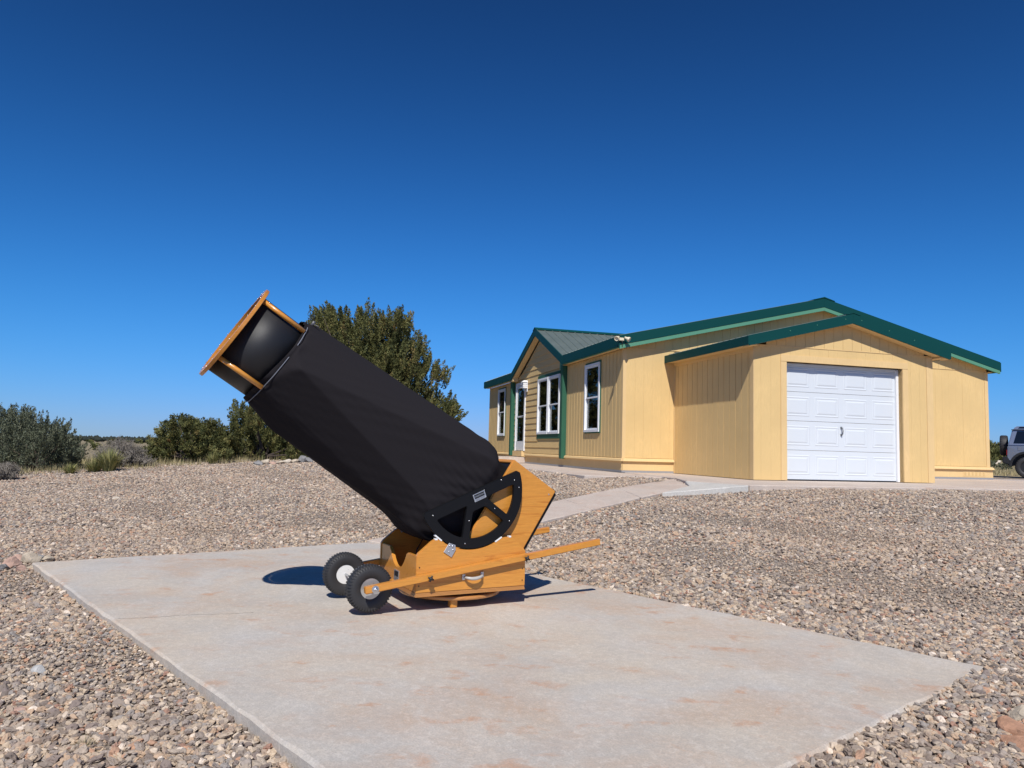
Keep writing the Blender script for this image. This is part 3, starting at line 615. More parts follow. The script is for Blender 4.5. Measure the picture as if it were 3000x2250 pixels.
# ------------------------------------------------------------------ telescope
TEL = empty('telescope', (-0.5164, 4.3029, 0.0), R(28.5), 'large truss-tube telescope with black shroud on a varnished wooden rocker box with wheels', 'telescope')
WX = wood('oak_along'); WT = wood('oak_tilted', (0, R(-32.6), 0)); WV = wood('oak_upright', (0, 0, R(90)))
PLY = wood('plywood_edge', (0, 0, 0), (0.33, 0.12, 0.03), (0.52, 0.24, 0.07))
SATBLK = mat('satin_black_paint', (0.006, 0.006, 0.007), 0.42, spec=0.25)
KYD = mat('black_kydex', (0.014, 0.014, 0.016), 0.52, spec=0.4); k = N(KYD); k.bump(k.noise(k.coord(), 420, 2, 0.6), 0.5, 0.001)
LX, WY, ZB, ZT = 0.716, 0.645, 0.088, 0.408
BC = Vector((0.342, 0.3225, 0.688)); BR = 0.340; ALT = R(32.6)
UA = Vector((-math.cos(ALT), 0, math.sin(ALT))); NA = Vector((math.sin(ALT), 0, math.cos(ALT))); YA = Vector((0, 1, 0))
def tp(t, p, q): return BC + UA * t + NA * p + YA * q
gb = MB().lathe([(0.312, 0.047), (0.318, 0.051), (0.318, 0.066), (0.312, 0.070)], (LX / 2, WY / 2, 0), (0, 0, 1), 64).build('ground_board', PLY, TEL)
for i in range(3):
    t = R(-110 + 120 * i); c = Vector((LX / 2 + 0.268 * math.cos(t), WY / 2 + 0.268 * math.sin(t), 0)); mb = MB(); mb.box(c.x - 0.022, c.x + 0.022, c.y - 0.022, c.y + 0.022, 0.0, 0.0465); mb.build('foot', WX, TEL, bevel=0.004)
mb = MB(); mb.lathe([(0.05, 0.070), (0.05, 0.0875)], (LX / 2, WY / 2, 0), (0, 0, 1), 24); mb.build('pivot', BLACK, TEL)
for i in range(3):
    mb = MB(); mb.box(0.0 + 0.0015 * i, LX - 0.0015 * i, 0.0 + 0.001 * i, WY - 0.001 * i, ZB + i * 0.0072, ZB + i * 0.0072 + 0.0066); mb.build('base_ply', PLY, TEL)
z_b = ZB + 0.022
prof = [(0, z_b), (LX, z_b), (LX, 0.318), (LX - 0.012, 0.336), (0.640, 0.398), (0.622, 0.408), (0.575, 0.408)]
RC = BR + 0.006
t0 = math.acos((0.545 - BC.x) / RC) ; 
for i in range(25):
    t = -math.acos((0.548 - BC.x) / RC) + (-(math.pi - 2 * math.acos((0.548 - BC.x) / RC)) if False else 0)
angs = np.linspace(-math.acos((0.550 - BC.x) / RC), -math.pi + math.acos((BC.x - 0.175) / RC), 26)
arc = [(BC.x + RC * math.cos(t), BC.z + RC * math.sin(t)) for t in angs]
prof += [(p[0], min(p[1], 0.405)) for p in arc] + [(0.148, 0.406), (0.135, 0.410), (0.105, 0.408), (0.090, 0.400), (0.010, 0.335), (0.0, 0.318)]
for y0, nm in ((0.0, 0), (WY - 0.024, 1)):
    mb = MB(); mb.prism([(x, y0, z) for x, z in prof], (0, 0.024, 0)); mb.build('side_panel', WX, TEL, bevel=0.0035)
# end panels: the left one with a U-shaped notch
def notch():
    pts = [(0.0245, z_b), (WY - 0.0245, z_b), (WY - 0.0245, 0.318), (0.472, 0.318), (0.455, 0.300)]
    for i in range(15):
        s_ = i / 14; y = 0.445 - s_ * 0.26; pts.append((y, 0.212 + 0.085 * abs(2 * s_ - 1) ** 2.3))
    pts += [(0.180, 0.308), (0.160, 0.318), (0.0245, 0.318)]
    return pts
mb = MB(); mb.prism([(0.004, y, z) for y, z in notch()], (0.022, 0, 0)); endp = mb.build('end_panel', WV, TEL, bevel=0.003)
mb = MB(); mb.box(LX - 0.028, LX - 0.006, 0.0245, WY - 0.0245, z_b, 0.300); mb.build('end_panel', WV, TEL, bevel=0.003)
mb = MB(); mb.box(0.0005, 0.0036, 0.285, 0.367, 0.128, 0.192); pl = mb.build('maker_plate', ALU, TEL)
mb = MB(); mb.box(-0.0005, 0.0004, 0.293, 0.359, 0.155, 0.186); mb.build('plate_field', BLACK, pl)
for i in range(3):
    mb = MB(); mb.box(-0.0003, 0.0004, 0.297, 0.355, 0.133 + i * 0.007, 0.1355 + i * 0.007); mb.build('plate_line', mat('plate_ink', (0.12, 0.12, 0.13), 0.6) if i == 0 else bpy.data.materials['plate_ink'], pl)
for y0 in (-0.0015, WY + 0.0015):
    for (xx, zz) in ((0.018, 0.150), (0.018, 0.255), (LX - 0.02, 0.145), (LX - 0.02, 0.215)):
        mb = MB(); mb.lathe([(0.004, 0), (0.004, 0.002)], (xx, y0 + (0.001 if y0 < 0 else -0.003), zz), (0, -1 if y0 < 0 else 1, 0), 10); mb.build('screw', mat('bronze_screw', (0.12, 0.06, 0.03), 0.5, metal=0.5) if 'bronze_screw' not in bpy.data.materials else bpy.data.materials['bronze_screw'], TEL)
# white bearing pads
for y0 in (-0.001, WY - 0.025):
    for tdeg in (-58, -128):
        t = R(tdeg); c = BC + Vector((math.cos(t), 0, math.sin(t))) * (BR + 0.0035); tn = Vector((-math.sin(t), 0, math.cos(t)))
        mb = MB(); mb.bar((c.x - tn.x * .026, y0 + 0.013, c.z - tn.z * .026), (c.x + tn.x * .026, y0 + 0.013, c.z + tn.z * .026), 0.027, 0.008); mb.build('bearing_pad', TEFLON, TEL)
    for xx in (0.118, 0.604):
        mb = MB(); mb.box(xx - 0.008, xx + 0.008, y0 + 0.002, y0 + 0.024, 0.406, 0.4155); mb.build('bearing_pad', TEFLON, TEL)
# silver side guide plate
for sgn, y0 in ((-1, 0.0), (1, WY)):
    c = Vector((0.205, y0, 0.350)); rt = R(-24)
    pol = [(-0.032, -0.030), (0.028, -0.038), (0.034, 0.010), (0.020, 0.036), (-0.022, 0.032)]
    mb = MB(); mb.prism([(c.x + x * math.cos(rt) - z * math.sin(rt), y0 + sgn * 0.001, c.z + x * math.sin(rt) + z * math.cos(rt)) for x, z in pol], (0, sgn * 0.005, 0)); gp = mb.build('guide_plate', ALU, TEL, bevel=0.001, seg=1)
    for (x, z, r_) in ((-0.014, 0.018, .005), (0.017, 0.004, .005), (-0.002, -0.016, .004), (0.006, 0.022, .007)):
        mb = MB(); mb.lathe([(r_, 0), (r_ * .8, 0.004), (0.001, 0.005)], (c.x + x * math.cos(rt) - z * math.sin(rt), y0 + sgn * 0.006, c.z + x * math.sin(rt) + z * math.cos(rt)), (0, sgn, 0), 12); mb.build('bolt', STEEL, gp)
# carry handles
HAND = mat('grey_handle_grip', (0.42, 0.40, 0.36), 0.35)
for sgn, y0 in ((-1, 0.0), (1, WY)):
    ch = None
    mb = MB(); mb.tube([(0.300, y0 + sgn * 0.012, 0.186), (0.312, y0 + sgn * 0.030, 0.184), (0.335, y0 + sgn * 0.038, 0.180), (0.360, y0 + sgn * 0.040, 0.180), (0.385, y0 + sgn * 0.038, 0.184), (0.405, y0 + sgn * 0.030, 0.190), (0.416, y0 + sgn * 0.012, 0.194)], [0.006, 0.008, 0.010, 0.011, 0.010, 0.008, 0.006], 10); ch = mb.build('carry_handle', HAND, TEL)
    for xx, zz in ((0.297, 0.187), (0.418, 0.195)):
        mb = MB(); ya, yb = sorted((y0 + sgn * 0.0008, y0 + sgn * 0.009)); mb.box(xx - 0.010, xx + 0.010, ya, yb, zz - 0.017, zz + 0.017); mb.build('handle_bracket', ALU, ch, bevel=0.002, seg=1)
# wheelbarrow bars
BS = (-0.305, 0.151); BE = (1.252, 0.360)
bdir = Vector((BE[0] - BS[0], 0, BE[1] - BS[1])).normalized()
KNB = mat('black_knob', (0.015, 0.015, 0.016), 0.4)
for sgn, y0 in ((-1, -0.0195), (1, WY + 0.0195)):
    ex_ = 0.0 if sgn < 0 else 0.035
    mb = MB(); mb.bar((BS[0], y0, BS[1]), (BE[0] + ex_, y0, BE[1] + ex_ * 0.13), 0.037, 0.040); br = mb.build('carry_bar', WX, TEL, bevel=0.004)
    for xx in (0.070, 0.698):
        zz = BS[1] + (xx - BS[0]) * (BE[1] - BS[1]) / (BE[0] - BS[0]) - 0.004
        mb = MB(); o = Vector((xx, y0 + sgn * 0.0185, zz)); mb.lathe([(0.006, 0), (0.006, 0.008), (0.010, 0.009), (0.010, 0.022), (0.005, 0.026)], o, (0, sgn, 0), 12)
        for q in range(4):
            t = R(45 + 90 * q + 20); mb.tube([o + Vector((0, sgn * .015, 0)), o + Vector((math.cos(t) * .018, sgn * .017, math.sin(t) * .018))], [0.006, 0.0055], 8)
        mb.build('clamp_knob', KNB, br)
    xx = -0.250; zz = BS[1] + (xx - BS[0]) * (BE[1] - BS[1]) / (BE[0] - BS[0]) - 0.002
    mb = MB(); o = Vector((xx, y0 + sgn * 0.0187, zz)); mb.lathe([(0.019, 0), (0.019, 0.003), (0.0125, 0.0035), (0.0125, 0.013), (0.0095, 0.0145)], o, (0, sgn, 0), 6, smooth=False)
    mb.lathe([(0.021, 0.0), (0.021, 0.002)], o, (0, sgn, 0), 24); mb.lathe([(0.007, 0.012), (0.007, 0.021), (0.005, 0.022)], o, (0, sgn, 0), 12); mb.build('axle_nut', STEEL, br)
AX = Vector((-0.250, 0, 0.1455))
mb = MB(); mb.tube([(AX.x, -0.03, AX.z), (AX.x, WY + 0.03, AX.z)], 0.007, 12); mb.build('axle', STEEL, TEL)
# cross brace between the bars behind the wheels
mb = MB(); mb.box(-0.145, -0.125, 0.0, WY, 0.155, 0.195); mb.build('cross_bar', WV, TEL, bevel=0.003)
# wheels
RUB = mat('tyre_rubber', (0.026, 0.025, 0.026), 0.6); RIMM = mat('grey_wheel_rim', (0.50, 0.49, 0.47), 0.30, metal=0.6); RIMW = mat('white_wheel_rim', (0.70, 0.69, 0.66), 0.32)
def wheel(parent, c, rad, wid, rimr, rubber, rimm, lugs=46, name='wheel'):
    c = Vector(c); h = wid / 2; mb = MB()
    pr = [(rimr, -h * .62), (rimr + .006, -h * .80), (rad * .62, -h * .98), (rad * .78, -h), (rad * .90, -h * .93), (rad * .965, -h * .74), (rad * .993, -h * .45), (rad, 0), (rad * .993, h * .45), (rad * .965, h * .74), (rad * .90, h * .93), (rad * .78, h), (rad * .62, h * .98), (rimr + .006, h * .80), (rimr, h * .62)]
    mb.lathe(pr, c, (0, 1, 0), 48, closed=True)
    for i in range(lugs):
        t = 2 * math.pi * i / lugs; er = Vector((math.cos(t), 0, math.sin(t))); et = Vector((-math.sin(t), 0, math.cos(t))); wl_ = math.pi * rad / lugs * 0.5
        for sg in (-1, 1):
            pts_ = []
            for (rr_, yy_, lift) in ((rad * .86, h * .97, 0.0), (rad * .93, h * .90, 0.003), (rad * .985, h * .62, 0.004), (rad * .998, h * .34, 0.0035)):
                pts_.append((rr_ + lift, yy_ + lift * .6))
            vs = []
            for (rr_, yy_) in pts_:
                for s2 in (-1, 1): vs.append(c + er * rr_ + et * wl_ * s2 + Vector((0, sg * yy_, 0)))
                for s2 in (-1, 1): vs.append(c + er * (rr_ - .006) + et * wl_ * s2 + Vector((0, sg * (yy_ - .004), 0)))
            for q in range(3):
                b_ = q * 4; mb.add([vs[b_], vs[b_ + 1], vs[b_ + 5], vs[b_ + 4], vs[b_ + 2], vs[b_ + 3], vs[b_ + 7], vs[b_ + 6]], [(0, 1, 2, 3), (0, 4, 5, 1), (3, 2, 6, 7), (0, 3, 7, 4), (1, 5, 6, 2)])
        o2 = c + er * (rad - .002); yy = h * .14 * (1 if i % 2 else -1); tw = 0.6 * (1 if i % 2 else -1)
        mb.bar(o2 + Vector((0, yy - h * .10, 0)) + et * wl_ * tw, o2 + Vector((0, yy + h * .10, 0)) - et * wl_ * tw, wl_ * 1.4, 0.008, up=er)
    ty = mb.build(name, rubber, parent)
    mb = MB(); mb.lathe([(rimr + .004, -h * .72), (rimr + .004, -h * .62), (rimr - .004, -h * .50), (rimr * .72, -h * .38), (rimr * .62, -h * .22), (rimr * .40, -h * .20), (rimr * .36, -h * .5), (rimr * .20, -h * .52), (rimr * .18, h * .52), (rimr * .36, h * .5), (rimr * .40, h * .20), (rimr * .62, h * .22), (rimr * .72, h * .38), (rimr - .004, h * .50), (rimr + .004, h * .62), (rimr + .004, h * .72)], c, (0, 1, 0), 40); rm = mb.build('rim', rimm, ty)
    mb = MB(); t = R(62); er = Vector((math.cos(t), 0, math.sin(t))); mb.tube([c + er * rimr * .50 + Vector((0, -h * .2, 0)), c + er * rimr * .66 + Vector((0, -h * .7, 0))], [.005, .004], 8); mb.build('valve', BLACK, ty)
    return ty
wheel(TEL, (AX.x, 0.075, AX.z), 0.128, 0.086, 0.054, RUB, RIMM)
wheel(TEL, (AX.x, WY - 0.075, AX.z), 0.128, 0.086, 0.054, RUB, RIMW)
# mirror box
MY0, MY1 = 0.048, WY - 0.048; MHW = (MY1 - MY0) / 2; MP = 0.325
t_top, t_bot = -0.150 + 0.0, -0.522
def tbox(mb, t0, t1, p0, p1, q0, q1):
    return mb.hexa([tp(t0, p0, q0), tp(t0, p1, q0), tp(t0, p1, q1), tp(t0, p0, q1), tp(t1, p0, q0), tp(t1, p1, q0), tp(t1, p1, q1), tp(t1, p0, q1)])
for q0 in (-MHW, MHW - 0.022):
    mb = MB(); tbox(mb, t_bot, t_top, -MP, MP, q0, q0 + 0.022); mb.build('mirror_box_side', WT, TEL, bevel=0.006)
for p0 in (-MP + 0.001, MP - 0.023):
    mb = MB(); tbox(mb, t_bot + .002, t_top - .002, p0, p0 + 0.022, -MHW + 0.0225, MHW - 0.0225); mb.build('mirror_box_end', WT, TEL, bevel=0.003)
mb = MB(); tbox(mb, t_bot - 0.020, t_bot - 0.001, -MP + 0.01, MP - 0.012, -MHW + .012, MHW - .012); mb.build('tailgate', SATBLK, TEL, bevel=0.002)
mb = MB(); tbox(mb, t_top - 0.03, t_top - 0.012, -MP + 0.024, MP - 0.024, -MHW + .023, MHW - .023); mb.build('dust_board', BLACK, TEL)
for p in (-MP + .04, MP - .045):
    for q in (-MHW, MHW):
        sg = -1 if q < 0 else 1
        mb = MB(); o = tp(t_bot + 0.035, p, q); mb.lathe([(0.005, -0.002), (0.005, 0.0015)], o, (0, sg, 0), 10); mb.build('screw', ALU, TEL)
for p in (MP - 0.03, -MP + 0.03):
    mb = MB(); tbox(mb, t_bot - 0.030, t_bot + 0.004, p - 0.012, p + 0.045 if p > 0 else p + 0.012, -MHW + .05, -MHW + .11); mb.build('corner_bracket', BLACK, TEL, bevel=0.003)
# altitude bearings: half wheels with two spokes
FL = R(22.4)
def bearing(y0, sgn):
    th = 0.022; ex = Vector((math.cos(FL), 0, math.sin(FL))); ez = Vector((math.sin(FL), 0, -math.cos(FL)))   # ez points to the belly
    P2 = lambda x, z: BC + ex * x + ez * z
    bm = bmesh.new(); out = []; n = 60; c_ = 0.012
    for i in range(n + 1):
        t = math.pi * (i / n); x, z = BR * math.cos(t), BR * math.sin(t)
        out.append((x, max(z, 0.0) + 0.0))
    out = [(BR - 0.018, -0.0)] + [o for o in out if o[1] > 0.016] + [(-BR + 0.008, 0.0)]
    # three windows cut between flat rim, spokes and arc
    rw, fw, sp = 0.060, 0.068, 0.044
    holes = []
    sa = [R(58), R(120)]
    def hole(a0, a1, so0, so1):
        pts = []
        ri = BR - rw
        # spoke edges are lines parallel to the spoke direction, offset
        def line_pt(aang, off, zmin=None, rmax=None):
            d = Vector((math.cos(aang), math.sin(aang))); nrm = Vector((-math.sin(aang), math.cos(aang))) * off
            if rmax is not None:
                b_ = nrm.length; l_ = math.sqrt(max(rmax * rmax - b_ * b_, 0)); return nrm + d * l_
            return nrm + d * ((zmin - nrm.y) / d.y)
        return line_pt
    lp = hole(0, 0, 0, 0); ri = BR - rw; zf = fw
    def arcpts(p, q, n_=10):
        t0_ = math.atan2(p.y, p.x); t1_ = math.atan2(q.y, q.x); return [Vector((ri * math.cos(t0_ + (t1_ - t0_) * i / n_), ri * math.sin(t0_ + (t1_ - t0_) * i / n_))) for i in range(n_ + 1)]
    flatR = Vector((math.sqrt(ri * ri - zf * zf), zf)); flatL = Vector((-flatR.x, zf))
    s1a = lp(sa[0], -sp / 2 - .0, rmax=ri); s1b = lp(sa[0], sp / 2, rmax=ri); s2a = lp(sa[1], -sp / 2, rmax=ri); s2b = lp(sa[1], sp / 2, rmax=ri)
    hubz = 0.115
    h1 = [lp(sa[0], -sp / 2, zmin=zf)] + arcpts(flatR, s1a)
    h3 = arcpts(s2b, flatL) + [lp(sa[1], sp / 2, zmin=zf)]
    p_in = lp(sa[0], sp / 2, zmin=hubz); q_in = lp(sa[1], -sp / 2, zmin=hubz)
    h2 = [p_in] + arcpts(s1b, s2a) + [q_in]
    def rnd(poly, r_=0.014):
        res = []
        n_ = len(poly)
        for i in range(n_):
            p = poly[i]; a_ = poly[i - 1]; b_ = poly[(i + 1) % n_]; da = (a_ - p); db = (b_ - p)
            if da.length < 1e-6 or db.length < 1e-6: continue
            if da.normalized().dot(db.normalized()) > -0.90:
                la, lb = min(r_, da.length * .45), min(r_, db.length * .45); pa = p + da.normalized() * la; pb = p + db.normalized() * lb
                for s_ in (0, .25, .5, .75, 1): res.append(pa.lerp(p, s_).lerp(p.lerp(pb, s_), s_))
            else: res.append(p)
        return res
    loops = [[Vector(o) for o in out]] + [rnd(h) for h in (h1, h2, h3)]
    edges = []
    for lpz in loops:
        vs = [bm.verts.new(P2(p.x, p.y) + Vector((0, y0, 0)) - Vector((0, BC.y, 0))) for p in lpz]
        edges += [bm.edges.new((vs[i], vs[(i + 1) % len(vs)])) for i in range(len(vs))]
    res = bmesh.ops.triangle_fill(bm, use_beauty=True, use_dissolve=False, edges=edges)
    faces = [f for f in res['geom'] if isinstance(f, bmesh.types.BMFace)]
    ext = bmesh.ops.extrude_face_region(bm, geom=faces)
    bmesh.ops.translate(bm, verts=[v for v in ext['geom'] if isinstance(v, bmesh.types.BMVert)], vec=(0, th, 0))
    bmesh.ops.recalc_face_normals(bm, faces=bm.faces)
    ed_ = [e for e in bm.edges if e.is_manifold and e.calc_face_angle(0) > 1.2]
    bmesh.ops.bevel(bm, geom=ed_, offset=0.002, segments=2, affect='EDGES', clamp_overlap=True)
    me = bpy.data.meshes.new('altitude_bearing'); bm.to_mesh(me); bm.free(); o = mesh_obj('altitude_bearing', me, SATBLK, TEL)
    yf = y0 - 0.0003 if sgn < 0 else y0 + th + 0.0003
    for (x, z) in ((-0.285, 0.035), (0.285, 0.045), (0.20, 0.012), (-0.155, 0.27), (0.165, 0.265), (0.10, 0.155), (-0.085, 0.155), (0.30, 0.10)):
        mb = MB(); mb.lathe([(0.0042, 0), (0.0036, 0.002), (0.001, 0.003)], P2(x, z) - Vector((0, BC.y - yf, 0)), (0, sgn, 0), 10); mb.build('screw', STEEL, o)
    return o, P2, yf
bo, P2, yf = bearing(0.0005, -1)
bearing(WY - 0.0225, 1)
# spacers joining bearings to the mirror box
for y0, y1 in ((0.0235, MY0 - .0005), (MY1 + .0005, WY - 0.0235)):
    for (x, z) in ((0.285, 0.05), (0.205, 0.24), (-0.03, 0.305)):
        c = P2(x, z); mb = MB(); mb.tube([(c.x, y0, c.z), (c.x, y1, c.z)], 0.012, 10); mb.build('spacer', BLACK, TEL)
# name plate on the near bearing
ex = Vector((math.cos(FL), 0, math.sin(FL))); ez = Vector((math.sin(FL), 0, -math.cos(FL)))
pc = P2(0.030, 0.045) - Vector((0, BC.y - yf, 0))
def plate_box(mb, x0, x1, z0, z1, d0, d1):
    f_ = lambda x, z, d: pc + ex * x - ez * z + Vector((0, -d, 0))
    return mb.hexa([f_(x0, z0, d0), f_(x1, z0, d0), f_(x1, z1, d0), f_(x0, z1, d0), f_(x0, z0, d1), f_(x1, z0, d1), f_(x1, z1, d1), f_(x0, z1, d1)])
mb = MB(); plate_box(mb, -0.041, 0.041, -0.023, 0.023, 0.0008, 0.003); npl = mb.build('name_plate', ALU, bo)
mb = MB(); plate_box(mb, -0.034, 0.034, -0.006, 0.018, 0.0031, 0.0036); mb.build('plate_field', BLACK, bo)
def text_mesh(txt, size, matx, parent, origin, xdir, zdir, ydir, depth=0.0006):
    cu = bpy.data.curves.new('txt', 'FONT'); cu.body = txt; cu.size = size; cu.align_x = 'CENTER'; cu.align_y = 'CENTER'; cu.extrude = depth
    to = bpy.data.objects.new('txt', cu); COL.objects.link(to); dg = bpy.context.evaluated_depsgraph_get(); me = bpy.data.meshes.new_from_object(to.evaluated_get(dg))
    bpy.data.objects.remove(to)
    Mx = Matrix(((xdir.x, zdir.x, ydir.x, origin.x), (xdir.y, zdir.y, ydir.y, origin.y), (xdir.z, zdir.z, ydir.z, origin.z), (0, 0, 0, 1)))
    me.transform(Mx); me.materials.clear(); me.materials.append(matx); return mesh_obj('lettering', me, matx, parent)
text_mesh('OBSESSION', 0.0125, ALU, bo, pc - ez * 0.006 + Vector((0, -0.0042, 0)), ex, -ez, Vector((0, -1, 0)))
for i in range(2):
    mb = MB(); plate_box(mb, -0.030, -0.004 + 0.03 * 0, -0.0125 - i * 0.0055, -0.0105 - i * 0.0055, 0.0031, 0.0034); plate_box(mb, 0.002, 0.030, -0.0125 - i * 0.0055, -0.0105 - i * 0.0055, 0.0031, 0.0034); mb.build('plate_line', bpy.data.materials['plate_ink'], bo)
for sx in (-0.037, 0.037):
    for sz in (-0.019, 0.019):
        mb = MB(); mb.lathe([(0.0028, 0), (0.001, 0.0015)], pc + ex * sx - ez * sz + Vector((0, -0.003, 0)), (0, -1, 0), 8); mb.build('rivet', STEEL, bo)
# upper cage
RINGT = 1.615
def ring(name, t, ro, ri_, th, mt, parent=TEL):
    mb = MB(); mb.lathe([(ri_, 0), (ro - .002, 0), (ro, .002), (ro, th - .002), (ro - .002, th), (ri_, th)], tp(t, 0, 0), UA, 96, closed=True, smooth=False); return mb.build(name, mt, parent)
CAGEW = wood('ring_plywood', (0, 0, 0), (0.42, 0.15, 0.02), (0.60, 0.25, 0.045))
up = ring('upper_ring', RINGT - 0.020, 0.298, 0.252, 0.020, CAGEW)
ring('lower_ring', 1.270, 0.256, 0.245, 0.018, CAGEW)
for i in range(22):
    t = 2 * math.pi * (i + .3) / 22; mb = MB(); mb.lathe([(0.005, 0), (0.004, 0.003), (0.001, 0.004)], tp(RINGT, 0.276 * math.cos(t), 0.276 * math.sin(t)), UA, 8); mb.build('screw', STEEL, up)
mb = MB(); mb.lathe([(0.2515, 1.30), (0.2515, 1.594), (0.247, 1.594), (0.247, 1.30)], BC, UA, 96, closed=True); mb.build('baffle', KYD, TEL)
for i in range(4):
    t = R(45 + 90 * i); p, q = 0.2735 * math.cos(t), 0.2735 * math.sin(t); mb = MB(); mb.tube([tp(1.325, p, q), tp(1.595, p, q)], 0.0135, 16); po = mb.build('cage_post', WT, TEL)
    mb = MB(); o = tp(1.565, p * 1.0, q * 1.0) + (NA * p + YA * q).normalized() * 0.0125; mb.lathe([(0.004, 0), (0.003, 0.003)], o, (NA * p + YA * q), 8); mb.build('screw', STEEL, po)
mb = MB(); tbox(mb, 1.45, 1.452, -0.02, 0.02, -0.247, 0.247)
for q in (-1, 1): pass
mb = MB(); mb.lathe([(0.0, 1.44), (0.065, 1.44), (0.065, 1.50), (0.0, 1.50)], BC, UA, 32); mb.build('secondary_holder', BLACK, TEL)
for i in range(4):
    t = R(90 * i + 10); mb = MB(); mb.bar(tp(1.47, 0.06 * math.cos(t), 0.06 * math.sin(t)), tp(1.47, 0.248 * math.cos(t), 0.248 * math.sin(t)), 0.0015, 0.03, up=UA); mb.build('spider_vane', BLACK, TEL)
# shroud: cloth stretched over the truss (a V of poles from each upper mount to the mirror box)
hp = []
for i in range(40):
    t = 2 * math.pi * i / 40; hp.append((1.348, 0.268 * math.cos(t), 0.268 * math.sin(t)))
for (p, q, t) in ((0.314, 0, 1.26), (-0.330, 0, 1.13), (-0.015, 0.330, 1.235), (-0.015, -0.330, 1.235)): hp.append((t, p, q))
for sp_ in (-1, 1):
    for sq in (-1, 1):
        hp.append((0.0, 0.352 * sp_, 0.150 * sq)); qq = 0.287 if sp_ > 0 else 0.243; hp.append((0.0, 0.236 * sp_, qq * sq)); hp.append((-0.06, 0.345 * sp_, 0.145 * sq)); hp.append((-0.06, 0.232 * sp_, (qq - .004) * sq))
bm = bmesh.new(); vs = [bm.verts.new(p) for p in hp]; bmesh.ops.convex_hull(bm, input=vs); bm.normal_update(); bvh = BVHTree.FromBMesh(bm); bm.free()
NPH, NT = 288, 150; rad = np.zeros((NT, NPH)); tt = np.linspace(-0.055, 1.345, NT)
for i, t in enumerate(tt):
    for j in range(NPH):
        ph = 2 * math.pi * j / NPH; d = Vector((0, math.cos(ph), math.sin(ph)))
        h = bvh.ray_cast(Vector((t, 0, 0)), d, 2.0); rad[i, j] = (h[0] - Vector((t, 0, 0))).length if h[0] else 0.26
for _ in range(1):
    rad = (np.roll(rad, 1, 1) + 6 * rad + np.roll(rad, -1, 1)) / 8; rad[1:-1] = (rad[:-2] + 6 * rad[1:-1] + rad[2:]) / 8
PH = 2 * np.pi * np.arange(NPH) / NPH; T2, P2g = np.meshgrid(tt, PH, indexing='ij')
# sag between the poles, tension wrinkles near both ends
rad -= 0.002 * np.sin(np.pi * np.clip(T2 / 1.25, 0, 1)) * (1 - np.abs(np.cos(2 * P2g)))
wr = np.sin(P2g * 26 + T2 * 34 + 2.2 * np.sin(P2g * 3 + T2 * 5)) * 0.5 + np.sin(P2g * 47 - T2 * 41 + 3 * np.sin(T2 * 7)) * 0.35
lowm = np.exp(-((T2 - 0.0) / 0.20) ** 2); topm = np.exp(-((T2 - 1.335) / 0.045) ** 2)
rad += 0.0035 * wr * lowm + 0.0065 * np.sin(P2g * 17 + 5 * np.sin(P2g * 2) + T2 * 20) * topm + 0.0011 * wr * (0.35 + np.sin(P2g * 2 + 1) ** 2) + 0.004 * topm * np.sin(P2g * 5 + T2 * 30)
rad -= 0.008 * np.exp(-((T2 - 1.318) / 0.008) ** 2)        # cord groove
sagm = np.exp(-((T2 - 0.10) / 0.11) ** 2) * np.clip(-np.cos(P2g), 0, 1) ** 2; rad += 0.035 * sagm
hang = 0.012 * np.sin(P2g * 4) ** 2
V = []
for i in range(NT):
    for j in range(NPH):
        V.append(tp(tt[i] + (0.018 * math.sin(PH[j] * 2 + 0.6) if i > NT - 8 else 0) * ((i - NT + 8) / 8 if i > NT - 8 else 0), rad[i, j] * math.cos(PH[j]), rad[i, j] * math.sin(PH[j])))
# skirt tucked into the mirror box
for s_, tn in ((0.97, -0.085), (0.90, -0.115), (0.85, -0.158)):
    for j in range(NPH):
        p, q = rad[0, j] * math.cos(PH[j]) * s_, rad[0, j] * math.sin(PH[j]) * s_; p = max(-MP + .03, min(MP - .03, p)) if s_ < .95 else p; q = max(-MHW + .028, min(MHW - .028, q)) if s_ < .95 else q
        V.append(tp(tn, p, q))
order = [NT + 2, NT + 1, NT] + list(range(NT)); F = []
for a_, b_ in zip(order[:-1], order[1:]):
    for j in range(NPH): F.append((a_ * NPH + j, a_ * NPH + (j + 1) % NPH, b_ * NPH + (j + 1) % NPH, b_ * NPH + j))
CLOTH = mat('black_cloth', (0.0185, 0.0165, 0.0185), 0.95, spec=0.08); k = N(CLOTH); k.b.inputs['Sheen Roughness'].default_value = 0.5
k.bump(k.noise(k.coord((1, 1, 1), (0, R(40), 0)), 55, 4, 0.6, 0.6), 0.18, 0.004)
sh = np_mesh('shroud', V, F, CLOTH, TEL, smooth=True); tag(sh, 'black cloth light shroud stretched over the truss poles')
# draw cord and toggle
CORD = mat('grey_cord', (0.16, 0.17, 0.20), 0.7); pts = []
for i in range(33):
    ph = R(-200 + i * 170 / 32 + 0); r_ = 0.276 + 0.002 * math.sin(i * 1.3); pts.append(tp(1.320 + 0.003 * math.sin(ph * 2 + .6), r_ * math.cos(ph), r_ * math.sin(ph)))
mb = MB(); mb.tube(pts, 0.0028, 6); mb.build('draw_cord', CORD, sh)
mb = MB(); mb.tube([tp(1.293, 0.281, -0.03), tp(1.298, 0.315, -0.045)], [.011, .009], 10); mb.tube([tp(1.296, 0.30, -0.04), tp(1.26, 0.298, -0.07)], 0.003, 6); mb.build('cord_toggle', mat('grey_toggle', (0.10, 0.10, 0.11), 0.4), sh)
mb = MB(); mb.tube([tp(1.31, 0.292, -0.01), tp(1.33, 0.315, -0.02), tp(1.30, 0.335, -0.015)], 0.003, 6); mb.build('cord_end', BLACK, sh)
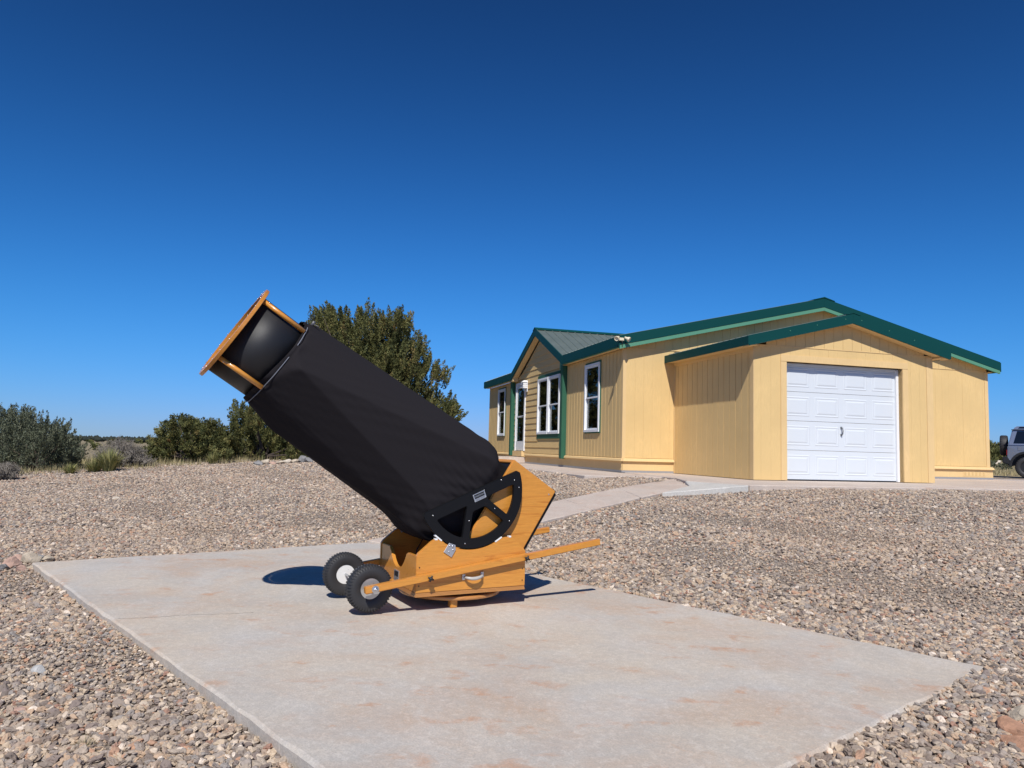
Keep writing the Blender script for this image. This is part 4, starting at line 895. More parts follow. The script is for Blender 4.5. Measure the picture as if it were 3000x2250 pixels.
# cable inside the rocker box with a small black knob
mb = MB(); mb.tube([(0.30, WY - 0.03, 0.372), (0.27, WY - 0.05, 0.33), (0.23, WY - 0.06, 0.27), (0.22, WY - 0.07, 0.20), (0.19, WY - 0.12, 0.13)], 0.004, 8); mb.build('cable', BLACK, TEL)
mb = MB(); mb.lathe([(0.018, 0), (0.018, 0.014), (0.012, 0.02)], (0.30, WY - 0.025, 0.374), (0, -1, 0), 14); mb.build('encoder_knob', BLACK, TEL)
for (xx, zz) in ((0.135, 0.39), (0.262, 0.372)):
    mb = MB(); mb.lathe([(0.010, 0), (0.009, 0.002)], (xx, WY - 0.0245, zz), (0, -1, 0), 12); mb.build('screw', ALU, TEL)

# ------------------------------------------------------------------ gravel (nobody could count it)
def inside(poly, x, y):
    c = np.zeros(len(x), bool); n = len(poly); j = n - 1
    for i in range(n):
        xi, yi = poly[i]; xj, yj = poly[j]
        c ^= ((yi > y) != (yj > y)) & (x < (xj - xi) * (y - yi) / (yj - yi + 1e-12) + xi); j = i
    return c
POLYS = [PAD, [wxy(*p) for p in (PL0, PR0, PR1, PL1)], [wxy(*p) for p in ((-2.36, -0.70), (-1.95, -1.86), (13.5, -1.95), (13.5, 3.6), (8.1, 3.6), (8.0, 15.4), (-3.5, 12.6), (-3.5, 0.92), (-1.95, 0.88), (-1.93, 0.52))], [wxy(*p) for p in ((-3.35, -1.75), (-1.99, -1.9), (-2.4, -0.7), (-2.5, -1.06))]]
def scatter(n, y0, y1, smin, smax):
    out_x, out_y, got = [], [], 0
    while got < n:
        y = np.sqrt(RNG.uniform(y0 * y0, y1 * y1, n)); h = 0.80 * y + 1.5; x = RNG.uniform(-1, 1, n) * h
        keep = np.ones(n, bool)
        jx, jy = x + RNG.normal(0, 0.006, n), y + RNG.normal(0, 0.006, n)
        for P in POLYS: keep &= ~inside(P, jx, jy)
        d = (x + 10.52) * -0.645 + (y - 15.44) * 0.764; a_, b_ = ab(x, y); keep &= ~((d > 0.6) & (a_ < -3.0))
        x, y = x[keep], y[keep]; out_x.append(x); out_y.append(y); got += len(x)
    x, y = np.concatenate(out_x)[:n], np.concatenate(out_y)[:n]
    s = smin + (smax - smin) * RNG.beta(1.4, 3.4, n)
    pt = np.sin(x * 1.1 + 1.3 * np.sin(y * .9)) * np.sin(y * 1.35 + .8 * np.sin(x * 1.7 + 2)) + .45 * np.sin(x * 3.1 + y * 2.3)      # drifts of fines
    s = s * (1 - 0.42 * sst((pt - 0.35) / 0.7)); return x, y, s
SC = [scatter(66000, 1.2, 4.6, 0.008, 0.028), scatter(72000, 4.6, 8.0, 0.009, 0.030), scatter(105000, 8.0, 13.5, 0.010, 0.031), scatter(66000, 13.5, 23.0, 0.014, 0.038)]
X_ = np.concatenate([s[0] for s in SC]); Y_ = np.concatenate([s[1] for s in SC]); S_ = np.concatenate([s[2] for s in SC]); n = len(X_)
Z_ = terr(X_, Y_) + S_ * RNG.uniform(-0.15, 0.35, n) + RNG.uniform(0, 0.010, n)
me = bpy.data.meshes.new('gravel'); me.vertices.add(n); me.vertices.foreach_set('co', np.stack([X_, Y_, Z_], 1).astype(np.float32).ravel())
def attr(nm, typ, arr, key='value'): at = me.attributes.new(nm, typ, 'POINT'); at.data.foreach_set(key, arr)
asp = np.stack([S_ * RNG.uniform(0.75, 1.35, n), S_ * RNG.uniform(0.7, 1.0, n), S_ * RNG.uniform(0.35, 0.80, n)], 1).astype(np.float32)
attr('scl', 'FLOAT_VECTOR', asp.ravel(), 'vector')
attr('rot', 'FLOAT_VECTOR', np.stack([RNG.normal(0, 0.42, n), RNG.normal(0, 0.42, n), RNG.uniform(0, 6.283, n)], 1).astype(np.float32).ravel(), 'vector')
attr('vi', 'INT', RNG.integers(0, 8, n).astype(np.int32))
STONE = mat('mixed_river_stone', (0.3, 0.27, 0.23), 0.85, spec=0.3); k = N(STONE); oi = k.n('ShaderNodeObjectInfo')
c1 = k.ramp(oi.outputs['Random'], [(0.0, (0.23, 0.205, 0.18)), (0.09, (0.35, 0.315, 0.265)), (0.19, (0.47, 0.40, 0.30)), (0.27, (0.16, 0.14, 0.125)), (0.36, (0.40, 0.345, 0.27)), (0.46, (0.30, 0.275, 0.25)), (0.55, (0.44, 0.335, 0.235)), (0.63, (0.255, 0.25, 0.24)), (0.71, (0.55, 0.49, 0.40)), (0.79, (0.19, 0.165, 0.155)), (0.86, (0.33, 0.27, 0.215)), (0.92, (0.41, 0.255, 0.17)), (0.95, (0.30, 0.18, 0.135)), (0.975, (0.66, 0.61, 0.53))], 'CONSTANT')
gv = k.coord(); nz = k.noise(gv, 2.2, 4, 0.65); c1 = k.mix(k.ramp(nz, [(0.35, g3(0.40)), (0.65, g3(0))]), c1, (0.16, 0.14, 0.12))
geo = k.n('ShaderNodeNewGeometry'); wn_ = k.n('ShaderNodeTexNoise'); wn_.inputs['Scale'].default_value = 0.45; wn_.inputs['Detail'].default_value = 4; k.l(geo.outputs['Position'], wn_.inputs['Vector'])
c1 = k.mix(k.ramp(wn_.outputs['Fac'], [(0.45, g3(0)), (0.70, g3(0.30))]), c1, (0.37, 0.29, 0.215)); c1 = k.mix(1.0, c1, (1.17, 1.07, 1.00), 'MULTIPLY'); k.color(c1)
gt = bpy.data.node_groups.new('gravel_stones', 'GeometryNodeTree'); gt.interface.new_socket('Geometry', in_out='INPUT', socket_type='NodeSocketGeometry'); gt.interface.new_socket('Geometry', in_out='OUTPUT', socket_type='NodeSocketGeometry')
gi = gt.nodes.new('NodeGroupInput'); go = gt.nodes.new('NodeGroupOutput'); jn = gt.nodes.new('GeometryNodeJoinGeometry')
for q in range(8):
    ic = gt.nodes.new('GeometryNodeMeshIcoSphere'); ic.inputs['Radius'].default_value = 1.0; ic.inputs['Subdivisions'].default_value = 3 if q < 8 else 2
    sp_ = gt.nodes.new('GeometryNodeSetPosition'); po_ = gt.nodes.new('GeometryNodeInputPosition'); nz_ = gt.nodes.new('ShaderNodeTexVoronoi'); nz_.feature = 'F1'; nz_.inputs['Scale'].default_value = 0.85 + 0.08 * q
    ad = gt.nodes.new('ShaderNodeVectorMath'); ad.operation = 'ADD'; ad.inputs[1].default_value = (q * 3.7, q * 1.9 + .3, q * 5.1)
    gt.links.new(po_.outputs[0], ad.inputs[0]); gt.links.new(ad.outputs[0], nz_.inputs['Vector'])
    mr = gt.nodes.new('ShaderNodeMapRange'); mr.inputs[1].default_value = 0.0; mr.inputs[2].default_value = 1.1; mr.inputs[3].default_value = -0.55; mr.inputs[4].default_value = 0.30; gt.links.new(nz_.outputs['Distance'], mr.inputs[0])
    sc_ = gt.nodes.new('ShaderNodeVectorMath'); sc_.operation = 'SCALE'; gt.links.new(po_.outputs[0], sc_.inputs[0]); gt.links.new(mr.outputs[0], sc_.inputs['Scale'])
    gt.links.new(ic.outputs[0], sp_.inputs['Geometry']); gt.links.new(sc_.outputs[0], sp_.inputs['Offset'])
    gti = gt.nodes.new('GeometryNodeGeometryToInstance'); gt.links.new(sp_.outputs[0], gti.inputs[0]); gt.links.new(gti.outputs[0], jn.inputs[0])
iop = gt.nodes.new('GeometryNodeInstanceOnPoints'); iop.inputs['Pick Instance'].default_value = True
def na_(nm, typ): x = gt.nodes.new('GeometryNodeInputNamedAttribute'); x.data_type = typ; x.inputs[0].default_value = nm; return x.outputs[0]
gt.links.new(gi.outputs[0], iop.inputs['Points']); gt.links.new(jn.outputs[0], iop.inputs['Instance']); gt.links.new(na_('vi', 'INT'), iop.inputs['Instance Index'])
e2r = gt.nodes.new('FunctionNodeEulerToRotation'); gt.links.new(na_('rot', 'FLOAT_VECTOR'), e2r.inputs[0]); gt.links.new(e2r.outputs[0], iop.inputs['Rotation']); gt.links.new(na_('scl', 'FLOAT_VECTOR'), iop.inputs['Scale'])
sm_ = gt.nodes.new('GeometryNodeSetMaterial'); sm_.inputs['Material'].default_value = STONE; gt.links.new(iop.outputs[0], sm_.inputs[0]); gt.links.new(sm_.outputs[0], go.inputs[0])
gv_o = mesh_obj('gravel', me, STONE); md = gv_o.modifiers.new('stones', 'NODES'); md.node_group = gt
tag(gv_o, 'mixed grey tan and pink gravel covering the yard', 'gravel', kind='stuff')

# ------------------------------------------------------------------ single rocks
def rock(name, loc, size, mt, seed, label=None, cat='rock', group=None, rot=0.0):
    rs = random.Random(seed); bm = bmesh.new(); bmesh.ops.create_icosphere(bm, subdivisions=3, radius=1.0)
    pl_ = [(Vector((rs.gauss(0, 1), rs.gauss(0, 1), rs.gauss(0, 1))).normalized(), rs.uniform(0.50, 0.80)) for _ in range(13)]
    for v in bm.verts:
        for (n_, d_) in pl_:
            e_ = v.co.dot(n_) - d_
            if e_ > 0: v.co -= n_ * e_ * 0.97
        v.co += Vector((rs.uniform(-1, 1), rs.uniform(-1, 1), rs.uniform(-1, 1))) * 0.018
        v.co = Vector((v.co.x * size[0], v.co.y * size[1], v.co.z * size[2]))
    me = bpy.data.meshes.new(name); bm.to_mesh(me); bm.free(); o = mesh_obj(name, me, mt, None, loc); o.rotation_euler = (rs.uniform(-.25, .25), rs.uniform(-.25, .25), rot); tag(o, label, cat, group); return o
def stone_mat(nm, c): 
    M = mat(nm, c, 0.9); k = N(M); k.color(k.mix(k.ramp(k.noise(k.coord(), 14, 5, 0.65), [(0.35, g3(0)), (0.65, g3(1))]), tuple(x * .72 for x in c), tuple(min(1, x * 1.15) for x in c))); k.bump(k.noise(k.coord(), 40, 5, 0.7), 0.5, 0.01); return M
PINK = stone_mat('pink_rock', (0.46, 0.30, 0.23)); TANR = stone_mat('tan_rock', (0.48, 0.40, 0.30)); GREYR = stone_mat('grey_rock', (0.24, 0.23, 0.22)); GREYP = stone_mat('pale_grey_rock', (0.40, 0.39, 0.37)); REDR = stone_mat('red_sandstone', (0.43, 0.235, 0.145)); PALER = stone_mat('pale_rock', (0.52, 0.45, 0.36))
def onground(u, v):
    d = spot(u, v, 10.0) - Vector((0, 0, EYE)); d /= d.y; t = 1.0
    while t < 90:
        p = Vector((0, 0, EYE)) + d * t
        if p.z <= float(terr(p.x, p.y)): return p
        t += 0.01
    return p
CR = [((33, 1664), (.085, .07, .055), PINK, 'broad pink rock at the left end of the pile by the pad corner'), ((52, 1650), (.075, .055, .055), PINK, 'upright pink rock behind the pile by the pad corner'), ((88, 1652), (.08, .05, .06), TANR, 'tall tan rock in the middle of the pile by the pad corner'), ((59, 1673), (.06, .05, .04), PINK, 'small rosy rock in front of the pile by the pad corner'), ((112, 1645), (.07, .05, .035), GREYR, 'dark grey flat rock in the pile by the pad corner'), ((142, 1645), (.085, .05, .035), TANR, 'long tan rock at the right end of the pile by the pad corner'), ((8, 1672), (.05, .045, .04), GREYR, 'dark slate rock at the left picture edge by the pile'), ((88, 1669), (.035, .03, .022), TANR, 'smallest tan rock touching the pad corner')]
for i, (uv, sz, mt, lb) in enumerate(CR):
    p = onground(*uv); rock('rock', (p.x, p.y, p.z + sz[2] * .55), sz, mt, 100 + i, lb, group='rocks piled at the pad corner', rot=random.uniform(0, 3))
BRK = [(757, 1364), (776, 1361), (800, 1361), (820, 1360), (843, 1358), (862, 1357), (884, 1356), (902, 1355), (921, 1354), (940, 1353)]
BL = ['leftmost grey slab', 'tan slab second from the left', 'low pink stone third from the left', 'tan stone fourth from the left', 'pale stone fifth from the left', 'tan wedge sixth from the left', 'tall grey-green stone seventh from the left', 'grey stone eighth from the left', 'pale stone ninth from the left', 'long pale stone at the right end']
for i, uv in enumerate(BRK):
    p = onground(*uv); mt = [GREYR, TANR, PINK, TANR, PALER, TANR, GREYR, GREYR, PALER, PALER][i]; sz = [(.16, .1, .08), (.17, .1, .09), (.15, .1, .05), (.15, .1, .06), (.16, .1, .07), (.14, .1, .06), (.13, .1, .13), (.13, .1, .09), (.15, .1, .08), (.22, .12, .09)][i]
    rock('rock', (p.x, p.y, p.z + sz[2] * .6), sz, mt, 300 + i, BL[i] + ' in the rock border under the junipers', group='rock border under the junipers', rot=random.uniform(-.4, .4))
for i, (uv, sz, mt, lb) in enumerate([((2990, 2160), (.085, .06, .04), REDR, 'red sandstone rock at the right picture edge in the gravel'), ((2992, 2195), (.09, .06, .03), REDR, 'flat reddish rock just below the red sandstone rock'), ((2985, 2108), (.075, .05, .035), TANR, 'tan rock just above the red sandstone rock'), ((108, 1976), (.042, .034, .026), GREYP, 'angular pale grey stone in the left gravel'), ((48, 2093), (.05, .022, .02), PINK, 'long pink stone at the lower left in the gravel'), ((2918, 1360), (.5, .3, .28), PALER, 'white boulder in the brush behind the house'), ((342, 1465), (.09, .06, .04), PALER, 'white stone lying in the left gravel'), ((1752, 1502), (.05, .04, .025), REDR, 'small red stone beside the path')]):
    p = onground(*uv); rock('rock', (p.x, p.y, p.z + sz[2] * .5), sz, mt, 500 + i, lb, rot=random.uniform(0, 3))

# ------------------------------------------------------------------ foliage
def leaf_mat(nm, stops, rough=0.7):
    M = mat(nm, stops[0][1], rough, spec=0.25); k = N(M); at = k.n('ShaderNodeAttribute'); at.attribute_name = 'tint'; k.color(k.ramp(at.outputs['Fac'], stops)); k.b.inputs['Subsurface Weight'].default_value = 0.0
    return M
JUN = leaf_mat('juniper_foliage', [(0.0, (0.048, 0.058, 0.020)), (0.45, (0.112, 0.115, 0.037)), (0.85, (0.21, 0.190, 0.063)), (1.0, (0.25, 0.15, 0.065))])
OAK = leaf_mat('grey_green_shrub_leaf', [(0.0, (0.060, 0.072, 0.042)), (0.5, (0.125, 0.138, 0.085)), (1.0, (0.20, 0.205, 0.135))])
TWIG = leaf_mat('grey_twig', [(0.0, (0.13, 0.115, 0.10)), (1.0, (0.28, 0.25, 0.215))], 0.9)
GRASS = leaf_mat('dry_grass_blade', [(0.0, (0.17, 0.17, 0.075)), (0.4, (0.30, 0.25, 0.13)), (1.0, (0.46, 0.37, 0.21))], 0.85)
BEAR = leaf_mat('beargrass_blade', [(0.0, (0.15, 0.18, 0.065)), (0.6, (0.34, 0.32, 0.12)), (1.0, (0.52, 0.45, 0.22))], 0.7)
BARK = mat('juniper_bark', (0.060, 0.043, 0.032), 0.95); k = N(BARK); k.bump(k.noise(k.coord((8, 8, 1)), 6, 5), 0.8, 0.03)
def tuft_cloud(lobes, per, leaf, rng, up=0.75, tuft_r=0.11, tuft_h=0.26, leaves=52, shell=0.55):
    """lobes: (centre, radius xyz). returns V, F, tint of many small leaf faces gathered in upswept sprays"""
    cs, tn = [], []
    for (c, r) in lobes:
        m_ = max(4, int(per * (r[0] * r[2] + r[1] * r[2]) * 0.5 / 0.25)); d = rng.normal(size=(m_, 3)); d /= np.linalg.norm(d, axis=1)[:, None]; q = rng.uniform(shell, 1.0, m_) ** 0.6
        cs.append(np.asarray(c) + d * q[:, None] * np.asarray(r)); tn.append(np.clip(rng.normal(0.45, 0.20, m_), 0, 1))
    C = np.concatenate(cs); T = np.concatenate(tn); m_ = len(C)
    K = leaves; axis = rng.normal(0, 0.35, (m_, 3)); axis[:, 2] += up; cen = np.array([np.mean([l[0] for l in lobes], 0)]); out_ = C - cen; out_ /= np.linalg.norm(out_, axis=1)[:, None] + 1e-6; axis += out_ * 0.45; axis /= np.linalg.norm(axis, axis=1)[:, None]
    s = rng.uniform(0, 1, (m_, K)); th = rng.uniform(0.7, 1.35, m_)
    w_ = np.sin(np.pi * (0.12 + 0.86 * s)) * tuft_r; dd_ = rng.normal(size=(m_, K, 3)); dd_ /= np.linalg.norm(dd_, axis=2)[..., None]
    P = C[:, None, :] + axis[:, None, :] * ((s - 0.4) * tuft_h * th[:, None])[..., None] + dd_ * (w_ * th[:, None] * rng.uniform(0.65, 1, (m_, K)))[..., None]
    P = P.reshape(-1, 3); n_ = len(P); od = dd_.reshape(-1, 3); la = np.repeat(axis, K, 0) + rng.normal(0, 0.35, (n_, 3)) + od * 0.35; la /= np.linalg.norm(la, axis=1)[:, None]
    sd = np.cross(la, od + rng.normal(0, 0.35, (n_, 3))); sd /= np.linalg.norm(sd, axis=1)[:, None] + 1e-9; L = leaf * rng.uniform(0.6, 1.5, n_)
    V = np.stack([P - sd * (L * .34)[:, None], P + sd * (L * .34)[:, None], P + la * L[:, None]], 1).reshape(-1, 3); F = np.arange(n_ * 3).reshape(-1, 3)
    tint = np.clip(np.repeat(T, K) + rng.normal(0, 0.12, n_), 0, 1); br = rng.uniform(size=m_) < 0.009; tint = np.where(np.repeat(br, K), 1.0, np.minimum(tint, 0.93))
    return V, F, np.repeat(tint, 3)
def tree(name, label, lobes_px, depth, base_uv, mt, seed, per=26, leaf=0.055, group=None, dspread=0.75, cat='tree', trunk=0.16, tuft_r=0.11, tuft_h=0.28, leaves=52, up=0.75, hide_trunk=False, ysq=1.0):
    rng = np.random.default_rng(seed); rs = random.Random(seed); base = spot(base_uv[0], base_uv[1], depth); base.z = float(terr(base.x, base.y)) - 0.05
    root = empty(name, base, 0, label, cat, group); lob = []
    for (x, y, r_) in lobes_px:
        R_ = r_ * 1.3562 / FPX * depth; p = spot(x * 1.3562, y * 1.3562, depth + rs.uniform(-1, 1) * dspread); lob.append((np.array(p - base), (R_ * rs.uniform(.9, 1.1), R_ * rs.uniform(1.0, 1.35) * ysq, R_ * rs.uniform(.85, 1.1))))
        for kx in range(2):   # hidden far side, so that the crown has a back
            q = spot(x * 1.3562 + rs.uniform(-20, 20), y * 1.3562 + rs.uniform(0, 25), depth + dspread * rs.uniform(0.9, 1.9)); lob.append((np.array(q - base), (R_ * .9, R_, R_ * .85)))
    V, F, t = tuft_cloud(lob, per, leaf, rng, up=up, tuft_r=tuft_r, tuft_h=tuft_h, leaves=leaves); np_mesh('crown', V, F, mt, root, tint=t)
    mb = MB(); mid = Vector((0, 0, 0)); nl = min(len(lob), 16)
    for q in range(nl):
        c = Vector(lob[int(q * len(lob) / nl)][0]); pts = [Vector((rs.uniform(-.06, .06), rs.uniform(-.06, .06), 0)), Vector((c.x * .22 + rs.uniform(-.1, .1), c.y * .22, max(.15, c.z * .35))), Vector((c.x * .65, c.y * .65, max(.2, c.z * .72 + rs.uniform(-.08, .08)))), c]
        mb.tube(pts, [trunk * rs.uniform(.55, .9), trunk * .5, trunk * .25, trunk * .06], 7)
    mb.build('trunk', BARK, root); return root
BIG = [(700, 688, 26), (722, 690, 20), (745, 700, 26), (790, 683, 22), (812, 700, 22), (850, 705, 28), (872, 690, 20), (884, 742, 26), (690, 720, 30), (730, 740, 42), (775, 745, 45), (825, 750, 45), (865, 775, 38), (760, 800, 55), (820, 820, 55), (875, 830, 45), (905, 790, 26), (925, 862, 30), (905, 760, 14), (955, 815, 13), (935, 800, 18), (950, 880, 28), (975, 885, 16), (985, 908, 13), (935, 915, 34), (968, 928, 20), (890, 905, 45), (845, 890, 50), (790, 890, 55), (730, 850, 55), (720, 920, 50), (780, 950, 45), (850, 955, 40), (910, 955, 34), (960, 950, 18), (690, 800, 40), (660, 890, 36)]
tree('juniper_tree', 'tall dark olive juniper rising behind the telescope tube', BIG, 21.0, (1085, 1350), JUN, 1, per=44, leaf=0.040, leaves=110, tuft_r=0.080, tuft_h=0.40, up=1.0, group='junipers at the yard edge', trunk=0.13)
LEFTJ = [(512, 880, 11), (530, 888, 14), (550, 900, 22), (520, 915, 22), (565, 930, 30), (525, 945, 30), (600, 945, 30), (560, 965, 26), (610, 975, 26), (650, 960, 26), (640, 985, 20), (680, 985, 18), (500, 968, 20), (590, 990, 14), (520, 990, 14), (555, 993, 14), (620, 993, 12), (660, 995, 10)]
tree('juniper_tree', 'ragged yellow-green juniper under the upper end of the telescope tube', LEFTJ, 19.6, (770, 1358), JUN, 2, per=62, leaf=0.038, leaves=95, tuft_r=0.072, tuft_h=0.34, up=0.9, group='junipers at the yard edge', trunk=0.07)
ROUND = [(388, 918, 20), (410, 922, 20), (365, 935, 24), (440, 925, 20), (462, 930, 22), (340, 962, 20), (372, 965, 28), (418, 955, 32), (455, 958, 28), (482, 945, 20), (350, 985, 20), (400, 985, 22), (440, 985, 22), (478, 978, 22), (330, 980, 12), (360, 1000, 14), (395, 1000, 14), (430, 1000, 14), (465, 998, 14), (490, 992, 14)]
tree('juniper_tree', 'rounded low juniper with a dense domed crown left of the telescope', ROUND, 19.0, (560, 1362), JUN, 3, per=85, leaf=0.036, leaves=85, group='junipers at the yard edge', trunk=0.07, tuft_r=0.090, tuft_h=0.15, up=0.35)
tree('juniper_tree', 'farther juniper showing through gaps of the tall juniper', [(735, 735, 36), (790, 740, 40), (700, 780, 44), (760, 790, 50), (830, 790, 46), (710, 850, 50), (790, 850, 60), (850, 870, 50), (730, 920, 50), (820, 930, 55)], 30.5, (1040, 1340), JUN, 4, per=16, leaf=0.07, leaves=60, group='junipers at the yard edge', trunk=0.26, dspread=1.0)
tree('juniper_tree', 'rearmost juniper almost hidden behind the tall juniper', [(800, 790, 40), (850, 800, 40), (770, 840, 45), (830, 850, 50), (880, 860, 40), (780, 910, 45), (850, 920, 45), (900, 920, 30)], 37.0, (1130, 1340), JUN, 6, per=12, leaf=0.09, leaves=50, group='junipers at the yard edge', trunk=0.2, dspread=1.0)
SHR = [(-60, 930, 34), (-30, 915, 28), (5, 905, 22), (28, 912, 24), (55, 905, 20), (80, 915, 22), (105, 925, 20), (130, 932, 18), (148, 945, 15), (10, 950, 34), (50, 945, 34), (90, 950, 32), (125, 962, 28), (155, 968, 20), (172, 972, 12), (-20, 965, 40), (30, 985, 34), (75, 985, 34), (115, 990, 28), (150, 992, 20), (0, 1000, 30), (-70, 985, 40), (30, 1008, 18), (70, 1008, 18), (110, 1008, 16), (145, 1005, 14)]
tree('shrub', 'large grey-green evergreen shrub at the left picture edge', SHR, 17.2, (110, 1372), OAK, 5, per=90, leaf=0.030, cat='shrub', trunk=0.035, tuft_r=0.050, tuft_h=0.30, leaves=60, up=1.1, dspread=0.6)
def upright(name, label, uv, depth, wd, ht, mt, seed, nst=260, cat='shrub', group=None):
    """bare twiggy bush: forking thin stems"""
    rng = random.Random(seed); p = spot(*uv, depth); p.z = float(terr(p.x, p.y)) - .03; root = empty(name, p, 0, label, cat, group); V, F, T = [], [], []
    def stick(a_, b_, w_, t):
        d = (b_ - a_); s_ = d.orthogonal().normalized() * w_; s2 = d.cross(s_).normalized() * w_; n_ = len(V)
        V.extend([tuple(a_ + s_), tuple(a_ - s_ * .5 + s2), tuple(a_ - s_ * .5 - s2), tuple(b_)]); F.extend([(n_, n_ + 1, n_ + 3), (n_ + 1, n_ + 2, n_ + 3), (n_ + 2, n_, n_ + 3)]); T.extend([t] * 4)
    for i in range(nst):
        an = rng.uniform(0, 6.283); sp = rng.uniform(0, 1) ** .7; a_ = Vector((math.cos(an) * sp * wd * .25, math.sin(an) * sp * wd * .25, 0)); tip = Vector((math.cos(an) * sp * wd, math.sin(an) * sp * wd, ht * math.sqrt(max(.05, 1 - sp * sp * .85)) * rng.uniform(.75, 1.05))); t = rng.uniform(0, 1)
        m1 = a_.lerp(tip, .45) + Vector((rng.uniform(-.06, .06), rng.uniform(-.06, .06), .05)); stick(a_, m1, .012, t); stick(m1, tip, .008, t)
        for q in range(9):
            s_ = rng.uniform(.3, 1); b0 = a_.lerp(tip, s_); b1 = b0 + Vector((rng.uniform(-.2, .2), rng.uniform(-.2, .2), rng.uniform(.0, .22))) * ht * .7; stick(b0, b1, .006, t); 
            for w2 in range(2): c0 = b0.lerp(b1, rng.uniform(.3, .9)); stick(c0, c0 + Vector((rng.uniform(-.08, .08), rng.uniform(-.08, .08), rng.uniform(-.01, .1))), .005, t)
    np_mesh('twigs', V, F, mt, root, tint=T); return root
upright('bush', 'bare grey twiggy bush between the shrub and the round juniper', (350, 1368), 17.5, 0.62, 0.66, TWIG, 21)
upright('bush', 'low bare grey bush in the lower left corner of the shrub line', (15, 1400), 14.6, 0.34, 0.36, TWIG, 22, 90)
upright('bush', 'small dry grey bush at the right foot of the grey twiggy bush', (410, 1366), 17.6, 0.40, 0.30, TWIG, 23, 90)
def clump(name, label, uv, depth, nb, ln, mt, seed, wd=0.012, spread=0.9, cat='grass clump', group=None):
    rng = np.random.default_rng(seed); p = spot(*uv, depth); p.z = float(terr(p.x, p.y)) - .01
    an = rng.uniform(0, 6.283, nb); tilt = rng.uniform(0, 1, nb) ** .8 * spread; L = ln * rng.uniform(.65, 1.1, nb); b0 = np.stack([np.cos(an), np.sin(an), np.zeros(nb)], 1) * (rng.uniform(0, .12, nb) * ln / .6)[:, None]
    def at(s): return b0 + np.stack([np.cos(an) * np.sin(tilt * (.5 + .7 * s)) * L * s, np.sin(an) * np.sin(tilt * (.5 + .7 * s)) * L * s, np.cos(tilt * (.4 + .9 * s)) * L * s], 1)
    sd = np.stack([-np.sin(an), np.cos(an), np.zeros(nb)], 1) * wd * .5; V = np.stack([at(0) - sd, at(0) + sd, at(.55) - sd * .8, at(.55) + sd * .8, at(1.0)], 1).reshape(-1, 3); i0 = np.arange(nb)[:, None] * 5
    F = np.concatenate([i0 + [0, 1, 3], i0 + [0, 3, 2], i0 + [2, 3, 4]]); t = np.repeat(np.clip(rng.normal(.45, .25, nb), 0, 1), 5); o = np_mesh(name, V, F, mt, tint=t, loc=p); return tag(o, label, cat, group)
clump('beargrass_clump', 'yellow-green beargrass clump in front of the grey bush', (318, 1380), 16.4, 480, 0.56, BEAR, 31, 0.016, 0.75)
clump('beargrass_clump', 'greener beargrass clump at the left of the yellow one', (275, 1381), 16.3, 280, 0.40, BEAR, 32, 0.013, 0.95)
clump('beargrass_clump', 'spiky beargrass clump at the foot of the round juniper', (622, 1364), 18.3, 200, 0.34, BEAR, 33, 0.013, 0.8)
clump('beargrass_clump', 'small green clump beside the large shrub', (205, 1384), 16.0, 240, 0.28, BEAR, 34, 0.012, 1.0)
clump('grass_tuft', 'small straw-coloured grass tuft in the gravel at lower left', (243, 2205), 2.46, 90, 0.062, GRASS, 35, 0.0016, 1.15, 'grass tuft')
# ground cover along the yard edge and beyond (uncountable)
def blades(name, label, n, fn, hmin, hmax, wd, mt, seed):
    rng = np.random.default_rng(seed); x, y = fn(rng, n); n = len(x); z = terr(x, y) - .01; h = rng.uniform(hmin, hmax, n); an = rng.uniform(0, 6.283, n); ln = rng.uniform(0, .5, n) * h
    B = np.stack([x, y, z], 1); sd = np.stack([-np.sin(an), np.cos(an), np.zeros(n)], 1) * (wd * rng.uniform(.6, 1.3, n))[:, None] * .5; tip = B + np.stack([np.cos(an) * ln, np.sin(an) * ln, h], 1)
    V = np.stack([B - sd, B + sd, tip], 1).reshape(-1, 3); F = np.arange(n * 3).reshape(-1, 3); t = np.repeat(np.clip(rng.normal(.5, .25, n), 0, 1), 3); o = np_mesh(name, V, F, mt, tint=t); return tag(o, label, 'grass', kind='stuff')
def edge_fn(rng, n):
    s = rng.uniform(-7, 11, n); d = rng.gamma(1.3, 0.8, n) - 0.15; cl = np.sin(s * 5.1) * np.sin(s * 2.3 + 1) + np.sin(s * 13 + d * 3) * .6; k_ = rng.uniform(-1.4, 1.4, n) < cl + .25; s, d = s[k_], d[k_]
    return -10.52 + .764 * s - .645 * d, 15.44 + .645 * s + .764 * d
blades('dry_grass', 'dry pale grass along the edge of the gravel yard', 20000, edge_fn, .04, .20, .012, GRASS, 41)
def right_fn(rng, n):
    r = rng.uniform(38, 80, n); a_ = np.radians(rng.uniform(24, 44, n)); return r * np.sin(a_), r * np.cos(a_)
blades('dry_grass', 'dry brushy grass on the slope behind the parked car', 22000, right_fn, .05, .22, .03, GRASS, 42)
def back_fn(rng, n):
    r = 20 + rng.gamma(1.5, 14, n); a_ = np.radians(rng.uniform(-42, 4, n)); x, y = r * np.sin(a_), r * np.cos(a_); d = (x + 10.52) * -.645 + (y - 15.44) * .764; a2, b2 = ab(x, y); k_ = (d > 1) & (a2 < -3); return x[k_], y[k_]
blades('dry_grass', 'tan grassland falling away beyond the yard', 30000, back_fn, .08, .3, .025, GRASS, 43)
